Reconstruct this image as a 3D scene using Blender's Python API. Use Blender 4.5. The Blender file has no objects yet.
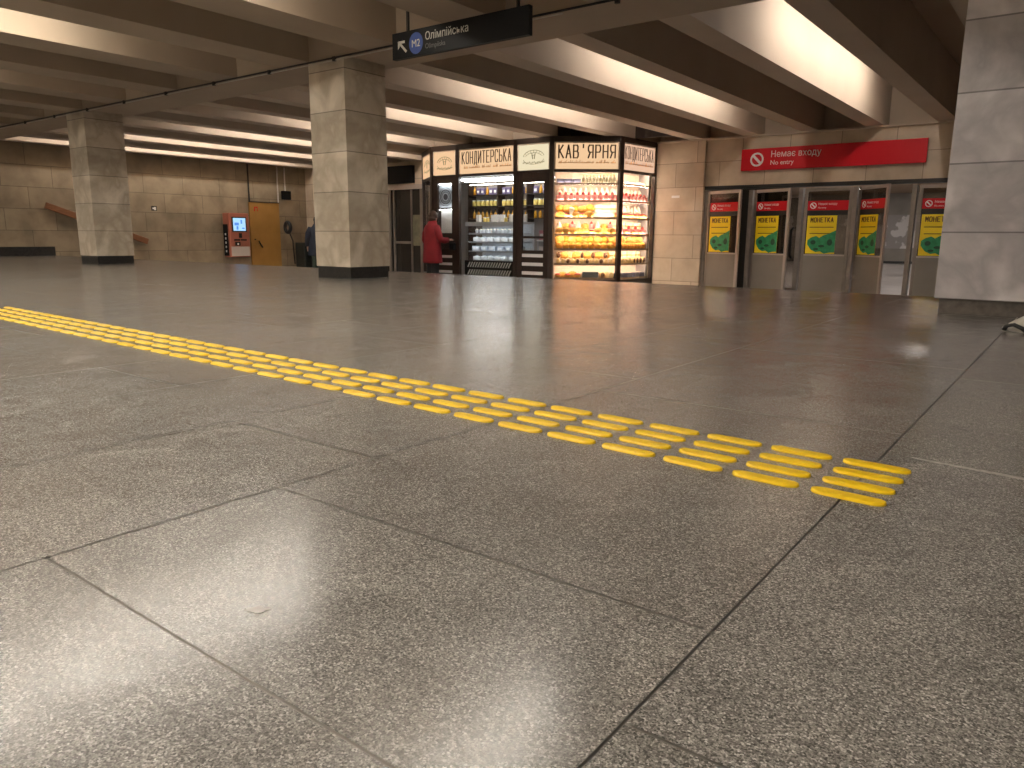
import bpy, bmesh, math, random
from mathutils import Vector, Matrix
random.seed(7)
C = bpy.context.scene.collection
scene = bpy.context.scene
PI = math.pi

# ------------------------------------------------------------------ camera
EYE = 0.5125
R = ((0.796294660623854, 0.604863846220089, 0.007385187728270659),
     (0.12205345002943785, -0.14870002562969395, -0.9813211796927855),
     (-0.5924675255217393, 0.782322203387817, -0.19223475567279272))
r_, d_, f_ = (Vector(v) for v in R)
cam_data = bpy.data.cameras.new('camera')
cam = bpy.data.objects.new('camera', cam_data)
C.objects.link(cam)
M = Matrix((r_, -d_, -f_)).transposed().to_4x4()
M.translation = Vector((0, 0, EYE))
cam.matrix_world = M
cam_data.sensor_width = 36
cam_data.lens = 36 * 748.82 / 1024
cam_data.clip_start = 0.02
scene.camera = cam

# ------------------------------------------------------------------ world, exposure
w = bpy.data.worlds.new('world')
scene.world = w
w.use_nodes = True
w.node_tree.nodes['Background'].inputs[0].default_value = (1, .87, .74, 1)
w.node_tree.nodes['Background'].inputs[1].default_value = 0.02
scene.view_settings.view_transform = 'Standard'
scene.view_settings.look = 'None'
scene.view_settings.gamma = 1
scene.view_settings.use_curve_mapping = False
scene.view_settings.exposure = 0.15

LAMP_FAR = 64.0      # strength of the fluorescent tubes beyond the pillars
LAMP_NEAR = 90.0     # strength of the tubes on this side
LAMP_HALL = 48.0      # panels in the hall behind the doors

# ------------------------------------------------------------------ helpers
class MB:
    def __init__(s):
        s.bm = bmesh.new(); s.smooth = False
    def _add(s, pts, faces):
        vs = [s.bm.verts.new(p) for p in pts]
        for f in faces:
            try: s.bm.faces.new([vs[i] for i in f])
            except ValueError: pass
        return vs
    def box(s, x0, y0, z0, x1, y1, z1):
        if x0 > x1: x0, x1 = x1, x0
        if y0 > y1: y0, y1 = y1, y0
        if z0 > z1: z0, z1 = z1, z0
        s._add([(x0,y0,z0),(x1,y0,z0),(x1,y1,z0),(x0,y1,z0),(x0,y0,z1),(x1,y0,z1),(x1,y1,z1),(x0,y1,z1)],
               [(3,2,1,0),(4,5,6,7),(0,1,5,4),(1,2,6,5),(2,3,7,6),(3,0,4,7)])
        return s
    def prism(s, poly, z0, z1):
        n = len(poly)
        a = sum(poly[i][0]*poly[(i+1)%n][1]-poly[(i+1)%n][0]*poly[i][1] for i in range(n))
        if a < 0: poly = poly[::-1]
        pts = [(p[0],p[1],z0) for p in poly]+[(p[0],p[1],z1) for p in poly]
        s._add(pts, [tuple(range(n-1,-1,-1)), tuple(range(n,2*n))]+[(i,(i+1)%n,n+(i+1)%n,n+i) for i in range(n)])
        return s
    def bar(s, a, b, t, z0, z1, off=0.0):
        """upright slab from plan point a to b, thickness t, shifted by off to the left of a->b"""
        a = Vector(a[:2]); b = Vector(b[:2]); u = (b-a).normalized(); n = Vector((-u.y, u.x))
        p = [a+n*(off-t/2), b+n*(off-t/2), b+n*(off+t/2), a+n*(off+t/2)]
        return s.prism([(q.x,q.y) for q in p], z0, z1)
    def tube(s, pts, rad, n=10, caps=True):
        pts = [Vector(p) for p in pts]
        rads = rad if isinstance(rad, (list, tuple)) else [rad]*len(pts)
        rings = []
        up = None
        for i, p in enumerate(pts):
            t = (pts[min(i+1,len(pts)-1)]-pts[max(i-1,0)]).normalized()
            if up is None:
                up = Vector((0,0,1)) if abs(t.z) < .9 else Vector((1,0,0))
            x = t.cross(up).normalized(); y = x.cross(t).normalized(); up = y
            rr = rads[i]
            rx, ry = rr if isinstance(rr, tuple) else (rr, rr)
            rings.append([s.bm.verts.new(p + x*math.cos(2*PI*k/n)*rx + y*math.sin(2*PI*k/n)*ry) for k in range(n)])
        for a, b in zip(rings, rings[1:]):
            for k in range(n):
                s.bm.faces.new((a[k], a[(k+1)%n], b[(k+1)%n], b[k]))
        if caps:
            s.bm.faces.new(rings[0][::-1]); s.bm.faces.new(rings[-1])
        return s
    def lathe(s, prof, n=14, c=(0,0,0)):
        rings = []
        for r, z in prof:
            rings.append([s.bm.verts.new((c[0]+r*math.cos(2*PI*k/n), c[1]+r*math.sin(2*PI*k/n), c[2]+z)) for k in range(n)])
        for a, b in zip(rings, rings[1:]):
            for k in range(n): s.bm.faces.new((a[k], a[(k+1)%n], b[(k+1)%n], b[k]))
        s.bm.faces.new(rings[0][::-1]); s.bm.faces.new(rings[-1])
        return s
    def rings(s, rows, caps=True):
        """rows of equal-length loops of points"""
        rr = [[s.bm.verts.new(p) for p in row] for row in rows]
        n = len(rr[0])
        for a, b in zip(rr, rr[1:]):
            for k in range(n): s.bm.faces.new((a[k], a[(k+1)%n], b[(k+1)%n], b[k]))
        if caps: s.bm.faces.new(rr[0][::-1]); s.bm.faces.new(rr[-1])
        return s
    def ball(s, c, rx, ry, rz, n=14, m=8, wob=0.0, seed=0):
        rnd = random.Random(seed); rows = []
        for j in range(m+1):
            th = -PI/2 + PI*j/m; th = max(-PI/2+.12, min(PI/2-.12, th))
            row = []
            for k in range(n):
                q = 1 + wob*(rnd.random()-.5)
                row.append((c[0]+rx*q*math.cos(th)*math.cos(2*PI*k/n), c[1]+ry*q*math.cos(th)*math.sin(2*PI*k/n), c[2]+rz*math.sin(th)))
            rows.append(row)
        return s.rings(rows)
    def flat(s, poly, y=0.0, t=0.002):
        """flat shape in the XZ plane, facing -Y, thickness t"""
        n = len(poly)
        a = sum(poly[i][0]*poly[(i+1)%n][1]-poly[(i+1)%n][0]*poly[i][1] for i in range(n))
        if a < 0: poly = poly[::-1]
        pts = [(p[0],y-t,p[1]) for p in poly]+[(p[0],y,p[1]) for p in poly]
        s._add(pts, [tuple(range(n)), tuple(range(2*n-1,n-1,-1))]+[(i,n+i,n+(i+1)%n,(i+1)%n) for i in range(n)])
        return s
    def ring2d(s, cx, cz, rx, rz, wd, y=0.0, t=.002, a0=0.0, a1=2*PI, n=28):
        full = abs(a1-a0-2*PI) < 1e-4
        for k in range(n):
            q0 = a0+(a1-a0)*k/n; q1 = a0+(a1-a0)*(k+1)/n
            P = lambda q, f: (cx+(rx-f)*math.cos(q), cz+(rz-f)*math.sin(q))
            s.flat([P(q0,0), P(q1,0), P(q1,wd), P(q0,wd)], y, t)
        return s
    def xf(s, m):
        bmesh.ops.transform(s.bm, matrix=m, verts=s.bm.verts[:]); return s
    def shift(s, x, y, z):
        bmesh.ops.translate(s.bm, vec=(x,y,z), verts=s.bm.verts[:]); return s
    def bevel(s, wd, seg=2):
        bmesh.ops.bevel(s.bm, geom=s.bm.edges[:], offset=wd, segments=seg, affect='EDGES', profile=.5); return s
    def build(s, name, mat, parent=None, smooth=False, bev=0.0):
        if bev: s.bevel(bev)
        me = bpy.data.meshes.new(name)
        s.bm.to_mesh(me); s.bm.free()
        for p in me.polygons: p.use_smooth = smooth
        me.materials.append(mat)
        o = bpy.data.objects.new(name, me); C.objects.link(o)
        if parent: o.parent = parent
        return o

def empty(name, loc=(0,0,0), rz=0.0):
    o = bpy.data.objects.new(name, None); C.objects.link(o)
    o.location = loc; o.rotation_euler = (0,0,rz); o.empty_display_size = .1
    return o
def tag(o, label=None, cat=None, group=None, kind=None):
    if label: o['label'] = label
    if cat: o['category'] = cat
    if group: o['group'] = group
    if kind: o['kind'] = kind
    return o
kids = {}
def copy_tree(o, parent=None):
    c = o.copy(); C.objects.link(c)
    if parent: c.parent = parent
    for ch in o.children: copy_tree(ch, c)
    return c
def facing(loc, rz):
    """matrix taking local XZ-plane artwork (facing -Y) to a place"""
    return Matrix.Translation(loc) @ Matrix.Rotation(rz, 4, 'Z')
def text(body, size, mat, name, parent, mtx, ext=.002, sx=1.0, align='LEFT', bold=0.0):
    cu = bpy.data.curves.new(name, 'FONT'); cu.body = body; cu.size = size; cu.extrude = ext
    cu.align_x = align; cu.offset = bold; cu.resolution_u = 3
    t = bpy.data.objects.new(name+'_curve', cu); C.objects.link(t)
    bpy.context.view_layer.update()
    me = bpy.data.meshes.new_from_object(t.evaluated_get(bpy.context.evaluated_depsgraph_get()))
    bpy.data.objects.remove(t); bpy.data.curves.remove(cu)
    me.name = name
    me.transform(mtx @ Matrix.Rotation(PI/2, 4, 'X') @ Matrix.Diagonal((sx,1,1,1)))
    me.materials.clear(); me.materials.append(mat)
    o = bpy.data.objects.new(name, me); C.objects.link(o)
    if parent: o.parent = parent
    return o

# ------------------------------------------------------------------ materials
def mat(name, col, rough=.5, metal=0.0, spec=.5, emit=None, es=1.0):
    m = bpy.data.materials.new(name); m.use_nodes = True
    b = m.node_tree.nodes['Principled BSDF']
    b.inputs['Base Color'].default_value = (*col, 1); b.inputs['Roughness'].default_value = rough
    b.inputs['Metallic'].default_value = metal; b.inputs['Specular IOR Level'].default_value = spec
    if emit:
        b.inputs['Emission Color'].default_value = (*emit, 1); b.inputs['Emission Strength'].default_value = es
    return m
def nd(m, typ, **kw):
    n = m.node_tree.nodes.new(typ)
    for k, v in kw.items(): setattr(n, k, v)
    return n
def lk(m, a, b): m.node_tree.links.new(a, b)
def ramp(m, fac, stops):
    r = nd(m, 'ShaderNodeValToRGB'); e = r.color_ramp.elements
    while len(e) < len(stops): e.new(.5)
    for el, (p, c) in zip(e, stops): el.position = p; el.color = (*c, 1)
    lk(m, fac, r.inputs[0]); return r.outputs[0]
def mixc(m, fac, a, b, mode='MIX'):
    n = nd(m, 'ShaderNodeMix', data_type='RGBA', blend_type=mode)
    if isinstance(fac, float): n.inputs[0].default_value = fac
    else: lk(m, fac, n.inputs[0])
    for s, v in ((6, a), (7, b)):
        if isinstance(v, tuple): n.inputs[s].default_value = (*v, 1)
        else: lk(m, v, n.inputs[s])
    return n.outputs[2]
def mottled(name, c0, c1, scale=3.0, rough=.6, detail=6.0, bump=0.0, metal=0.0, spec=.5, stretch=None):
    m = mat(name, c0, rough, metal, spec); b = m.node_tree.nodes['Principled BSDF']
    tc = nd(m, 'ShaderNodeTexCoord'); src = tc.outputs['Object']
    if stretch:
        mp = nd(m, 'ShaderNodeMapping'); mp.inputs['Scale'].default_value = stretch; lk(m, src, mp.inputs[0]); src = mp.outputs[0]
    nz = nd(m, 'ShaderNodeTexNoise'); nz.inputs['Scale'].default_value = scale; nz.inputs['Detail'].default_value = detail
    lk(m, src, nz.inputs['Vector'])
    lk(m, ramp(m, nz.outputs[0], [(.3, c0), (.7, c1)]), b.inputs['Base Color'])
    if bump:
        bp = nd(m, 'ShaderNodeBump'); bp.inputs['Strength'].default_value = bump; bp.inputs['Distance'].default_value = .01
        lk(m, nz.outputs[0], bp.inputs['Height']); lk(m, bp.outputs[0], b.inputs['Normal'])
    return m
def cladding(name, axis, c0, c1, joint, bw=1.0, bh=.5, zoff=0.09, off=.5, mortar=.006, rough=.45, vein=None, scale=2.2):
    """stone slabs on an upright face; axis = 'X' or 'Y' runs along the wall"""
    m = mat(name, c0, rough); b = m.node_tree.nodes['Principled BSDF']
    tc = nd(m, 'ShaderNodeTexCoord'); sp = nd(m, 'ShaderNodeSeparateXYZ'); lk(m, tc.outputs['Object'], sp.inputs[0])
    cb = nd(m, 'ShaderNodeCombineXYZ')
    ax = nd(m, 'ShaderNodeMath', operation='ADD'); ax.inputs[1].default_value = 7.3; lk(m, sp.outputs[0 if axis == 'X' else 1], ax.inputs[0]); lk(m, ax.outputs[0], cb.inputs[0])
    ad = nd(m, 'ShaderNodeMath', operation='SUBTRACT'); ad.inputs[1].default_value = zoff; lk(m, sp.outputs[2], ad.inputs[0])
    lk(m, ad.outputs[0], cb.inputs[1])
    br = nd(m, 'ShaderNodeTexBrick', offset=off, squash=1.0)
    br.inputs['Scale'].default_value = 1; br.inputs['Mortar Size'].default_value = mortar; br.inputs['Mortar Smooth'].default_value = .2
    br.inputs['Brick Width'].default_value = bw; br.inputs['Row Height'].default_value = bh
    br.inputs['Color1'].default_value = (.84,.84,.84,1); br.inputs['Color2'].default_value = (1.07,1.07,1.07,1); br.inputs['Mortar'].default_value = (.4,.4,.4,1)
    lk(m, cb.outputs[0], br.inputs['Vector'])
    nz = nd(m, 'ShaderNodeTexNoise'); nz.inputs['Scale'].default_value = scale; nz.inputs['Detail'].default_value = 10; nz.inputs['Distortion'].default_value = .15
    lk(m, tc.outputs['Object'], nz.inputs['Vector'])
    base = ramp(m, nz.outputs[0], [(.3, c0), (.62, c1)])
    if vein:
        n2 = nd(m, 'ShaderNodeTexNoise'); n2.inputs['Scale'].default_value = 2.3; n2.inputs['Detail'].default_value = 9; n2.inputs['Distortion'].default_value = .35
        lk(m, tc.outputs['Object'], n2.inputs['Vector'])
        vm = ramp(m, n2.outputs[0], [(.36, (0,0,0)), (.46, (1,1,1)), (.62, (0,0,0))])
        base = mixc(m, vm, base, vein)
    lk(m, mixc(m, 1.0, base, br.outputs[0], 'MULTIPLY'), b.inputs['Base Color'])
    bp = nd(m, 'ShaderNodeBump'); bp.inputs['Strength'].default_value = .4; bp.inputs['Distance'].default_value = .004; bp.invert = True
    lk(m, br.outputs['Fac'], bp.inputs['Height']); lk(m, bp.outputs[0], b.inputs['Normal'])
    return m
def glass_mat(name, tint=(1,1,1), refl=.06):
    m = bpy.data.materials.new(name); m.use_nodes = True; nt = m.node_tree; nt.nodes.clear()
    out = nt.nodes.new('ShaderNodeOutputMaterial'); mx = nt.nodes.new('ShaderNodeMixShader')
    tr = nt.nodes.new('ShaderNodeBsdfTransparent'); gl = nt.nodes.new('ShaderNodeBsdfGlossy'); fr = nt.nodes.new('ShaderNodeLayerWeight')
    tr.inputs[0].default_value = (*tint, 1); gl.inputs['Roughness'].default_value = .02; fr.inputs[0].default_value = .5
    pw = nt.nodes.new('ShaderNodeMath'); pw.operation = 'POWER'; pw.inputs[1].default_value = 5
    ad = nt.nodes.new('ShaderNodeMath'); ad.operation = 'MULTIPLY_ADD'; ad.inputs[1].default_value = .9; ad.inputs[2].default_value = refl*.5
    nt.links.new(fr.outputs['Facing'], pw.inputs[0]); nt.links.new(pw.outputs[0], ad.inputs[0]); nt.links.new(ad.outputs[0], mx.inputs[0])
    nt.links.new(tr.outputs[0], mx.inputs[1]); nt.links.new(gl.outputs[0], mx.inputs[2]); nt.links.new(mx.outputs[0], out.inputs[0])
    return m
def emit_mat(name, col, s):
    m = bpy.data.materials.new(name); m.use_nodes = True; nt = m.node_tree; nt.nodes.clear()
    out = nt.nodes.new('ShaderNodeOutputMaterial'); e = nt.nodes.new('ShaderNodeEmission')
    e.inputs[0].default_value = (*col, 1); e.inputs[1].default_value = s
    nt.links.new(e.outputs[0], out.inputs[0]); return m

def granite():
    m = mat('granite', (.12,.11,.1), .3); b = m.node_tree.nodes['Principled BSDF']
    tc = nd(m, 'ShaderNodeTexCoord')
    vo = nd(m, 'ShaderNodeTexVoronoi'); vo.inputs['Scale'].default_value = 380; lk(m, tc.outputs['Object'], vo.inputs['Vector'])
    n1 = nd(m, 'ShaderNodeTexNoise'); n1.inputs['Scale'].default_value = 420; n1.inputs['Detail'].default_value = 3; lk(m, tc.outputs['Object'], n1.inputs['Vector'])
    n2 = nd(m, 'ShaderNodeTexNoise'); n2.inputs['Scale'].default_value = 1.3; n2.inputs['Detail'].default_value = 7; n2.inputs['Distortion'].default_value = .6; lk(m, tc.outputs['Object'], n2.inputs['Vector'])
    sp = nd(m, 'ShaderNodeSeparateColor'); lk(m, vo.outputs['Color'], sp.inputs[0])
    grain = ramp(m, sp.outputs[0], [(.0, (.070,.067,.062)), (.45, (.165,.156,.145)), (.8, (.238,.226,.212)), (1.0, (.41,.39,.37))])
    g2 = ramp(m, n1.outputs[0], [(.35, (.55,.55,.55)), (.65, (1.35,1.35,1.35))])
    col = mixc(m, 1.0, grain, g2, 'MULTIPLY')
    wear = ramp(m, n2.outputs[0], [(.2, (.86,.855,.85)), (.8, (1.14,1.14,1.14))])
    col = mixc(m, 1.0, col, wear, 'MULTIPLY')
    n3 = nd(m, 'ShaderNodeTexNoise'); n3.inputs['Scale'].default_value = 5; n3.inputs['Detail'].default_value = 8; n3.inputs['Distortion'].default_value = 1.5; lk(m, tc.outputs['Object'], n3.inputs['Vector'])
    col = mixc(m, 1.0, col, ramp(m, n3.outputs[0], [(.25, (.84,.84,.84)), (.6, (1.05,1.05,1.05)), (.8, (1.35,1.34,1.32))]), 'MULTIPLY')
    at = nd(m, 'ShaderNodeAttribute', attribute_name='slab_tone')
    col = mixc(m, 1.0, col, at.outputs['Color'], 'MULTIPLY')
    lk(m, col, b.inputs['Base Color'])
    rr = ramp(m, n3.outputs[0], [(.25, (.17,)*3), (.75, (.27,)*3)])
    lk(m, rr, b.inputs['Roughness'])
    bp = nd(m, 'ShaderNodeBump'); bp.inputs['Strength'].default_value = .05; bp.inputs['Distance'].default_value = .001
    lk(m, n1.outputs[0], bp.inputs['Height']); lk(m, bp.outputs[0], b.inputs['Normal'])
    return m

M_ = {}
M_['granite'] = granite()
M_['joint'] = mottled('joint_dirt_and_glint', (.012,.011,.010), (.40,.37,.33), 1.1, .9, detail=3)  # dark joint dirt; the pale patches paint in light caught by slab edges
M_['floor_low'] = mottled('hall_stone', (.22,.20,.185), (.34,.31,.29), 2.0, .35)
M_['wall_x'] = cladding('sandstone_x_lit', 'X', (.47,.37,.265), (.62,.51,.38), None, .95, .5)  # stone lightened: the kiosk's light on the back wall is put into its colour
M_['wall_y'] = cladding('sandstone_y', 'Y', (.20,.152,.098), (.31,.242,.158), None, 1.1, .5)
M_['pillar'] = cladding('pillar_marble', 'X', (.48,.415,.33), (.62,.55,.45), None, 40, .465, .105, vein=(.40,.335,.255), rough=.4)
M_['pillar_grey'] = cladding('pillar_grey_marble', 'X', (.48,.447,.46), (.74,.70,.715), None, 40, .465, .105, vein=(.42,.39,.41), rough=.42)
M_['plinth'] = mottled('black_granite', (.012,.012,.012), (.03,.028,.026), 30, .3)
M_['plinth_brown'] = mottled('brown_granite', (.06,.05,.043), (.12,.10,.085), 20, .4)
M_['ceiling'] = mottled('ceiling_plaster', (.34,.25,.175), (.40,.30,.215), 1.2, .85)
M_['rib_near'] = mottled('rib_plaster_dimmed', (.36,.285,.21), (.43,.345,.26), .9, .8)  # rib plaster painted darker on this side to hold its brightness down
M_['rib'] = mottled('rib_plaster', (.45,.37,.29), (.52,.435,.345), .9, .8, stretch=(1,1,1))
M_['tube_far'] = emit_mat('tube_light_far', (1,.94,.88), LAMP_FAR)
M_['tube_near'] = emit_mat('tube_light_near', (1,.93,.81), LAMP_NEAR)
M_['tube_off'] = mat('tube_unlit', (.7,.68,.62), .4)
M_['lamp_body'] = mat('lamp_housing', (.55,.5,.45), .5)
M_['hall_lamp'] = emit_mat('hall_lamp', (1,.93,.88), LAMP_HALL)
M_['yellow'] = mottled('tactile_yellow', (.68,.44,.006), (.78,.52,.008), 60, .38)
M_['steel'] = mottled('brushed_aluminium', (.20,.17,.145), (.26,.22,.19), 8, .4, metal=.5)
M_['alu_pale'] = mat('pale_aluminium', (.46,.40,.36), .4, .4)
M_['door_panel'] = mottled('door_panel_grey', (.22,.195,.165), (.27,.24,.205), 2, .5)
M_['glass'] = glass_mat('clear_glass', (.96,.96,.94), .05)
M_['glass_dark'] = glass_mat('door_glass', (.62,.58,.54), .13)
M_['red'] = mat('sign_red', (.58,.004,.014), .45, 0, .3)
M_['white'] = mat('sign_white', (.82,.80,.78), .5)
M_['black'] = mat('matt_black', (.012,.011,.010), .5)
M_['near_black'] = mat('sign_black', (.005,.0053,.006), .5, 0, .2)
M_['blue'] = mat('line_blue', (.03,.075,.30), .4)
M_['sign_text'] = mat('sign_lettering', (.60,.59,.52), .5)
M_['sign_dim'] = mat('sign_small_lettering', (.10,.10,.095), .5)
M_['poster'] = mat('poster_yellow', (.92,.68,.010), .45)
M_['poster_ink'] = mat('poster_ink', (.14,.06,.01), .6)
M_['green'] = mottled('poster_green', (.012,.19,.07), (.03,.34,.14), 14, .5)
M_['green_dark'] = mat('poster_dark_green', (.006,.06,.028), .5)
M_['wood'] = mottled('dark_wood', (.018,.009,.006), (.035,.018,.011), 6, .4, stretch=(8,8,1))
M_['ochre'] = mottled('ochre_paint', (.32,.165,.036), (.38,.20,.048), 3, .5)
M_['handrail'] = mottled('rail_wood', (.17,.068,.026), (.23,.092,.038), 5, .45, stretch=(1,1,6))
M_['machine'] = mottled('machine_red_paint', (.36,.115,.07), (.42,.14,.09), 4, .45)
M_['machine_grey'] = mat('machine_grey', (.46,.40,.35), .45)
M_['screen'] = emit_mat('blue_screen', (.42,.70,1), 1.0)
M_['screen_dark'] = emit_mat('screen_graphics', (.12,.32,.9), .9)
M_['sign_lit'] = emit_mat('sign_lit_warm', (1,.65,.37), .82)
M_['sign_lit_white'] = emit_mat('sign_lit_cream', (.92,.80,.54), .85)
M_['sign_lit_side'] = emit_mat('sign_lit_side', (.95,.60,.40), .8)  # dimming at the slanting view is put into this sign's colour
M_['letters'] = mat('sign_letters_brown', (.09,.045,.02), .6)
M_['letters_orange'] = mat('sign_letters_orange', (.85,.36,.10), .6)
M_['emblem'] = mat('sign_emblem_olive', (.36,.28,.12), .6)
M_['led_cool'] = emit_mat('led_cool', (.92,.97,1), 17)
M_['goods_fill_warm'] = emit_mat('goods_fill_warm', (1,.81,.66), 68)
M_['cream'] = mat('cream_panel', (.78,.62,.48), .6)
M_['white_panel'] = mat('white_panel', (.8,.78,.77), .5)
M_['shelf'] = mat('shelf_edge', (.30,.20,.13), .5)
M_['fridge'] = mat('fridge_steel', (.52,.55,.60), .3, .4)
M_['grille'] = mat('fridge_grille_pale', (.6,.6,.6), .4)

# ------------------------------------------------------------------ the setting
LOW = -0.64          # level of the lower hall by the shop and the doors
CREST = 7.94         # where the upper floor ends and four steps lead down
RIB = 2.5625         # underside of ribs and cross beam
SLAB = 3.34          # underside of the roof slab between ribs

def make_floor():
    bm = bmesh.new(); col = bm.loops.layers.color.new('slab_tone')
    rnd = random.Random(3)
    xs = [-20.0]
    edges = [-.338, -1.28]
    x = -1.28
    while x > -20: x -= .585; edges.append(max(x, -20.0))
    edges = edges[::-1]
    x = -.338
    while x < 6: x += .95; edges.append(min(x, 6))
    L = 1.30
    for i, (a, b) in enumerate(zip(edges, edges[1:])):
        if b-a < .05: continue
        cuts = []
        if abs(a+1.28) < .01: cuts = [-6,-4.3,-3.0,-1.7,-.42,.449,.89,2.19,3.49,4.79,6.09,CREST-.36]
        else:
            ph = .65 if abs(b-.612) < .02 else rnd.random()*L
            y = ph-L*8
            while y < CREST-.36: cuts.append(y); y += L
            cuts = [-6]+[c for c in cuts if -5.9 < c < CREST-.42]+[CREST-.36]
        for y0, y1 in zip(cuts, cuts[1:]):
            g = .0022; t = .93+.14*rnd.random(); hz = rnd.random()*.02
            vs = [bm.verts.new(p) for p in ((a+g,y0+g,0),(b-g,y0+g,0),(b-g,y1-g,0),(a+g,y1-g,0))]
            f = bm.faces.new(vs)
            for l in f.loops: l[col] = (t+hz, t, t-hz, 1)
    # edge slabs along the head of the steps
    x = -20
    while x < 6:
        g = .002; t = .95+.2*rnd.random()
        vs = [bm.verts.new(p) for p in ((x+g,CREST-.36+g,0),(min(x+1.4,6)-g,CREST-.36+g,0),(min(x+1.4,6)-g,CREST,0),(x+g,CREST,0))]
        f = bm.faces.new(vs)
        for l in f.loops: l[col] = (t,t,t,1)
        x += 1.4
    me = bpy.data.meshes.new('floor'); bm.to_mesh(me); bm.free(); me.materials.append(M_['granite'])
    o = bpy.data.objects.new('floor', me); C.objects.link(o); tag(o, kind='structure')
    MB().box(-20,-6,-.25,6,CREST,-.003).build('floor_bed', M_['joint'], o)
    for k in range(4):
        y0 = CREST + .32*k
        MB().box(-20, y0-.02, -.9, 6, y0+.32, -.16*(k+1)).build('step', M_['floor_low'], o)
    MB().box(-24, CREST+.96, LOW-.25, 8, 46, LOW).build('lower_floor', M_['floor_low'], o)
    return o
floor = make_floor()

# ceiling: roof slab, ribs and the cross beam over the pillars
ceil = MB().box(-20,-6,SLAB,6,15.9,SLAB+.2).build('ceiling', M_['ceiling']); tag(ceil, kind='structure')
PITCH, RW, RX = 1.1565, .31, -1.24
BEAM0, BEAM1 = 6.15, 6.96
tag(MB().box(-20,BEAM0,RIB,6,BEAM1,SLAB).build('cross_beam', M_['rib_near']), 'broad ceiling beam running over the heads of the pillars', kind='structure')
for k in range(-6, 17):
    lb = RX - PITCH*k
    if lb > 5.6: continue
    y1 = 15.78
    if 7 <= k <= 9: y1 = 13.42
    tag(MB().box(lb,BEAM1,RIB,lb+RW,y1,SLAB).build('ceiling_beam', M_['rib']), 'deep plaster ceiling rib running from the pillars to the far wall', group='ceiling ribs beyond the pillars', kind='structure')

NX, NP, NW = -5.31, 1.493, .54      # ribs on this side are broader and wider spaced
for j in range(-7, 10):
    lb = NX - NP*j
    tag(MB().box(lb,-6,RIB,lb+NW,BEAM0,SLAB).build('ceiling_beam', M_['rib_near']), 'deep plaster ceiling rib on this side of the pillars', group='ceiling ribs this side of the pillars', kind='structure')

# walls
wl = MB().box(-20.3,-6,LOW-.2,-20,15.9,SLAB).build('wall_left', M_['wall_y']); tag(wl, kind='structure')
OP0, OP1, OPZ = -6.66, .45, 1.60
b = MB()
b.box(-20,15.5,LOW,OP0,15.9,RIB); b.box(OP0,15.5,OPZ,OP1,15.9,RIB); b.box(OP1,15.5,LOW,6,15.9,RIB)
wb = b.build('wall_back', M_['wall_x']); tag(wb, kind='structure')
MB().box(-20,15.78,RIB,6,15.9,SLAB).build('upper_wall', M_['rib'], wb)
MB().box(-7.79,15.43,LOW,OP0+.01,15.5,RIB).build('cladding', M_['wall_x'], wb)
MB().box(-7.79,15.40,RIB-.035,6,15.5,RIB).build('ledge', M_['rib'], wb)
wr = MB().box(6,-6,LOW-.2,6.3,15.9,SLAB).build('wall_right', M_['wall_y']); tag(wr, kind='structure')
wf = MB().box(-20,-6.3,-.3,6,-6,SLAB).build('wall_front', M_['wall_x']); tag(wf, kind='structure')
bs = MB().box(-20,-6,0,-19.95,7.98,.21).build('baseboard_left', M_['plinth']); tag(bs, kind='structure')

# hall behind the doors
HY = 42.0
b = MB(); b.box(-24.3,15.9,LOW-.2,-24,HY,2.8); hl = b.build('wall_hall_left', M_['white_panel']); tag(hl, kind='structure')
b = MB(); b.box(8,15.9,LOW-.2,8.3,HY,2.8); hr = b.build('wall_hall_right', M_['white_panel']); tag(hr, kind='structure')
m_mural = bpy.data.materials.new('mural'); m_mural.use_nodes = True
bb = m_mural.node_tree.nodes['Principled BSDF']; tc = nd(m_mural,'ShaderNodeTexCoord')
wv = nd(m_mural,'ShaderNodeTexWave', wave_type='RINGS'); wv.inputs['Scale'].default_value = 1.1; wv.inputs['Distortion'].default_value = 9; wv.inputs['Detail'].default_value = 3
lk(m_mural, tc.outputs['Object'], wv.inputs['Vector'])
lk(m_mural, ramp(m_mural, wv.outputs[0], [(.35,(.30,.27,.25)),(.6,(.62,.58,.56))]), bb.inputs['Base Color'])
b = MB(); b.box(-24,HY,LOW-.2,8,HY+.3,2.8); hb = b.build('wall_hall_far', M_['door_panel']); tag(hb, kind='structure')
MB().box(-14,HY-.05,.1,2,HY,1.75).build('mural_panel', m_mural, hb)
MB().box(-24,HY-.06,LOW,8,HY,LOW+.12).build('baseboard', M_['plinth'], hb)
hc = MB().box(-24,15.9,2.8,8,HY,3.0).build('ceiling_hall', M_['ceiling']); tag(hc, kind='structure')
for yy in (19.5, 25, 31, 37):
    for xx in (-9.5, -3.0):
        o = empty('ceiling_lamp', (xx,yy,2.8))
        MB().box(-1.2,-.16,-.05,1.2,.16,0).build('housing', M_['lamp_body'], o)
        MB().box(-1.15,-.12,-.07,1.15,.12,-.051).build('diffuser', M_['hall_lamp'], o)
        tag(o, 'long ceiling lamp in the hall behind the glass doors', 'lamp', 'lamps of the hall behind the doors')

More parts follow.
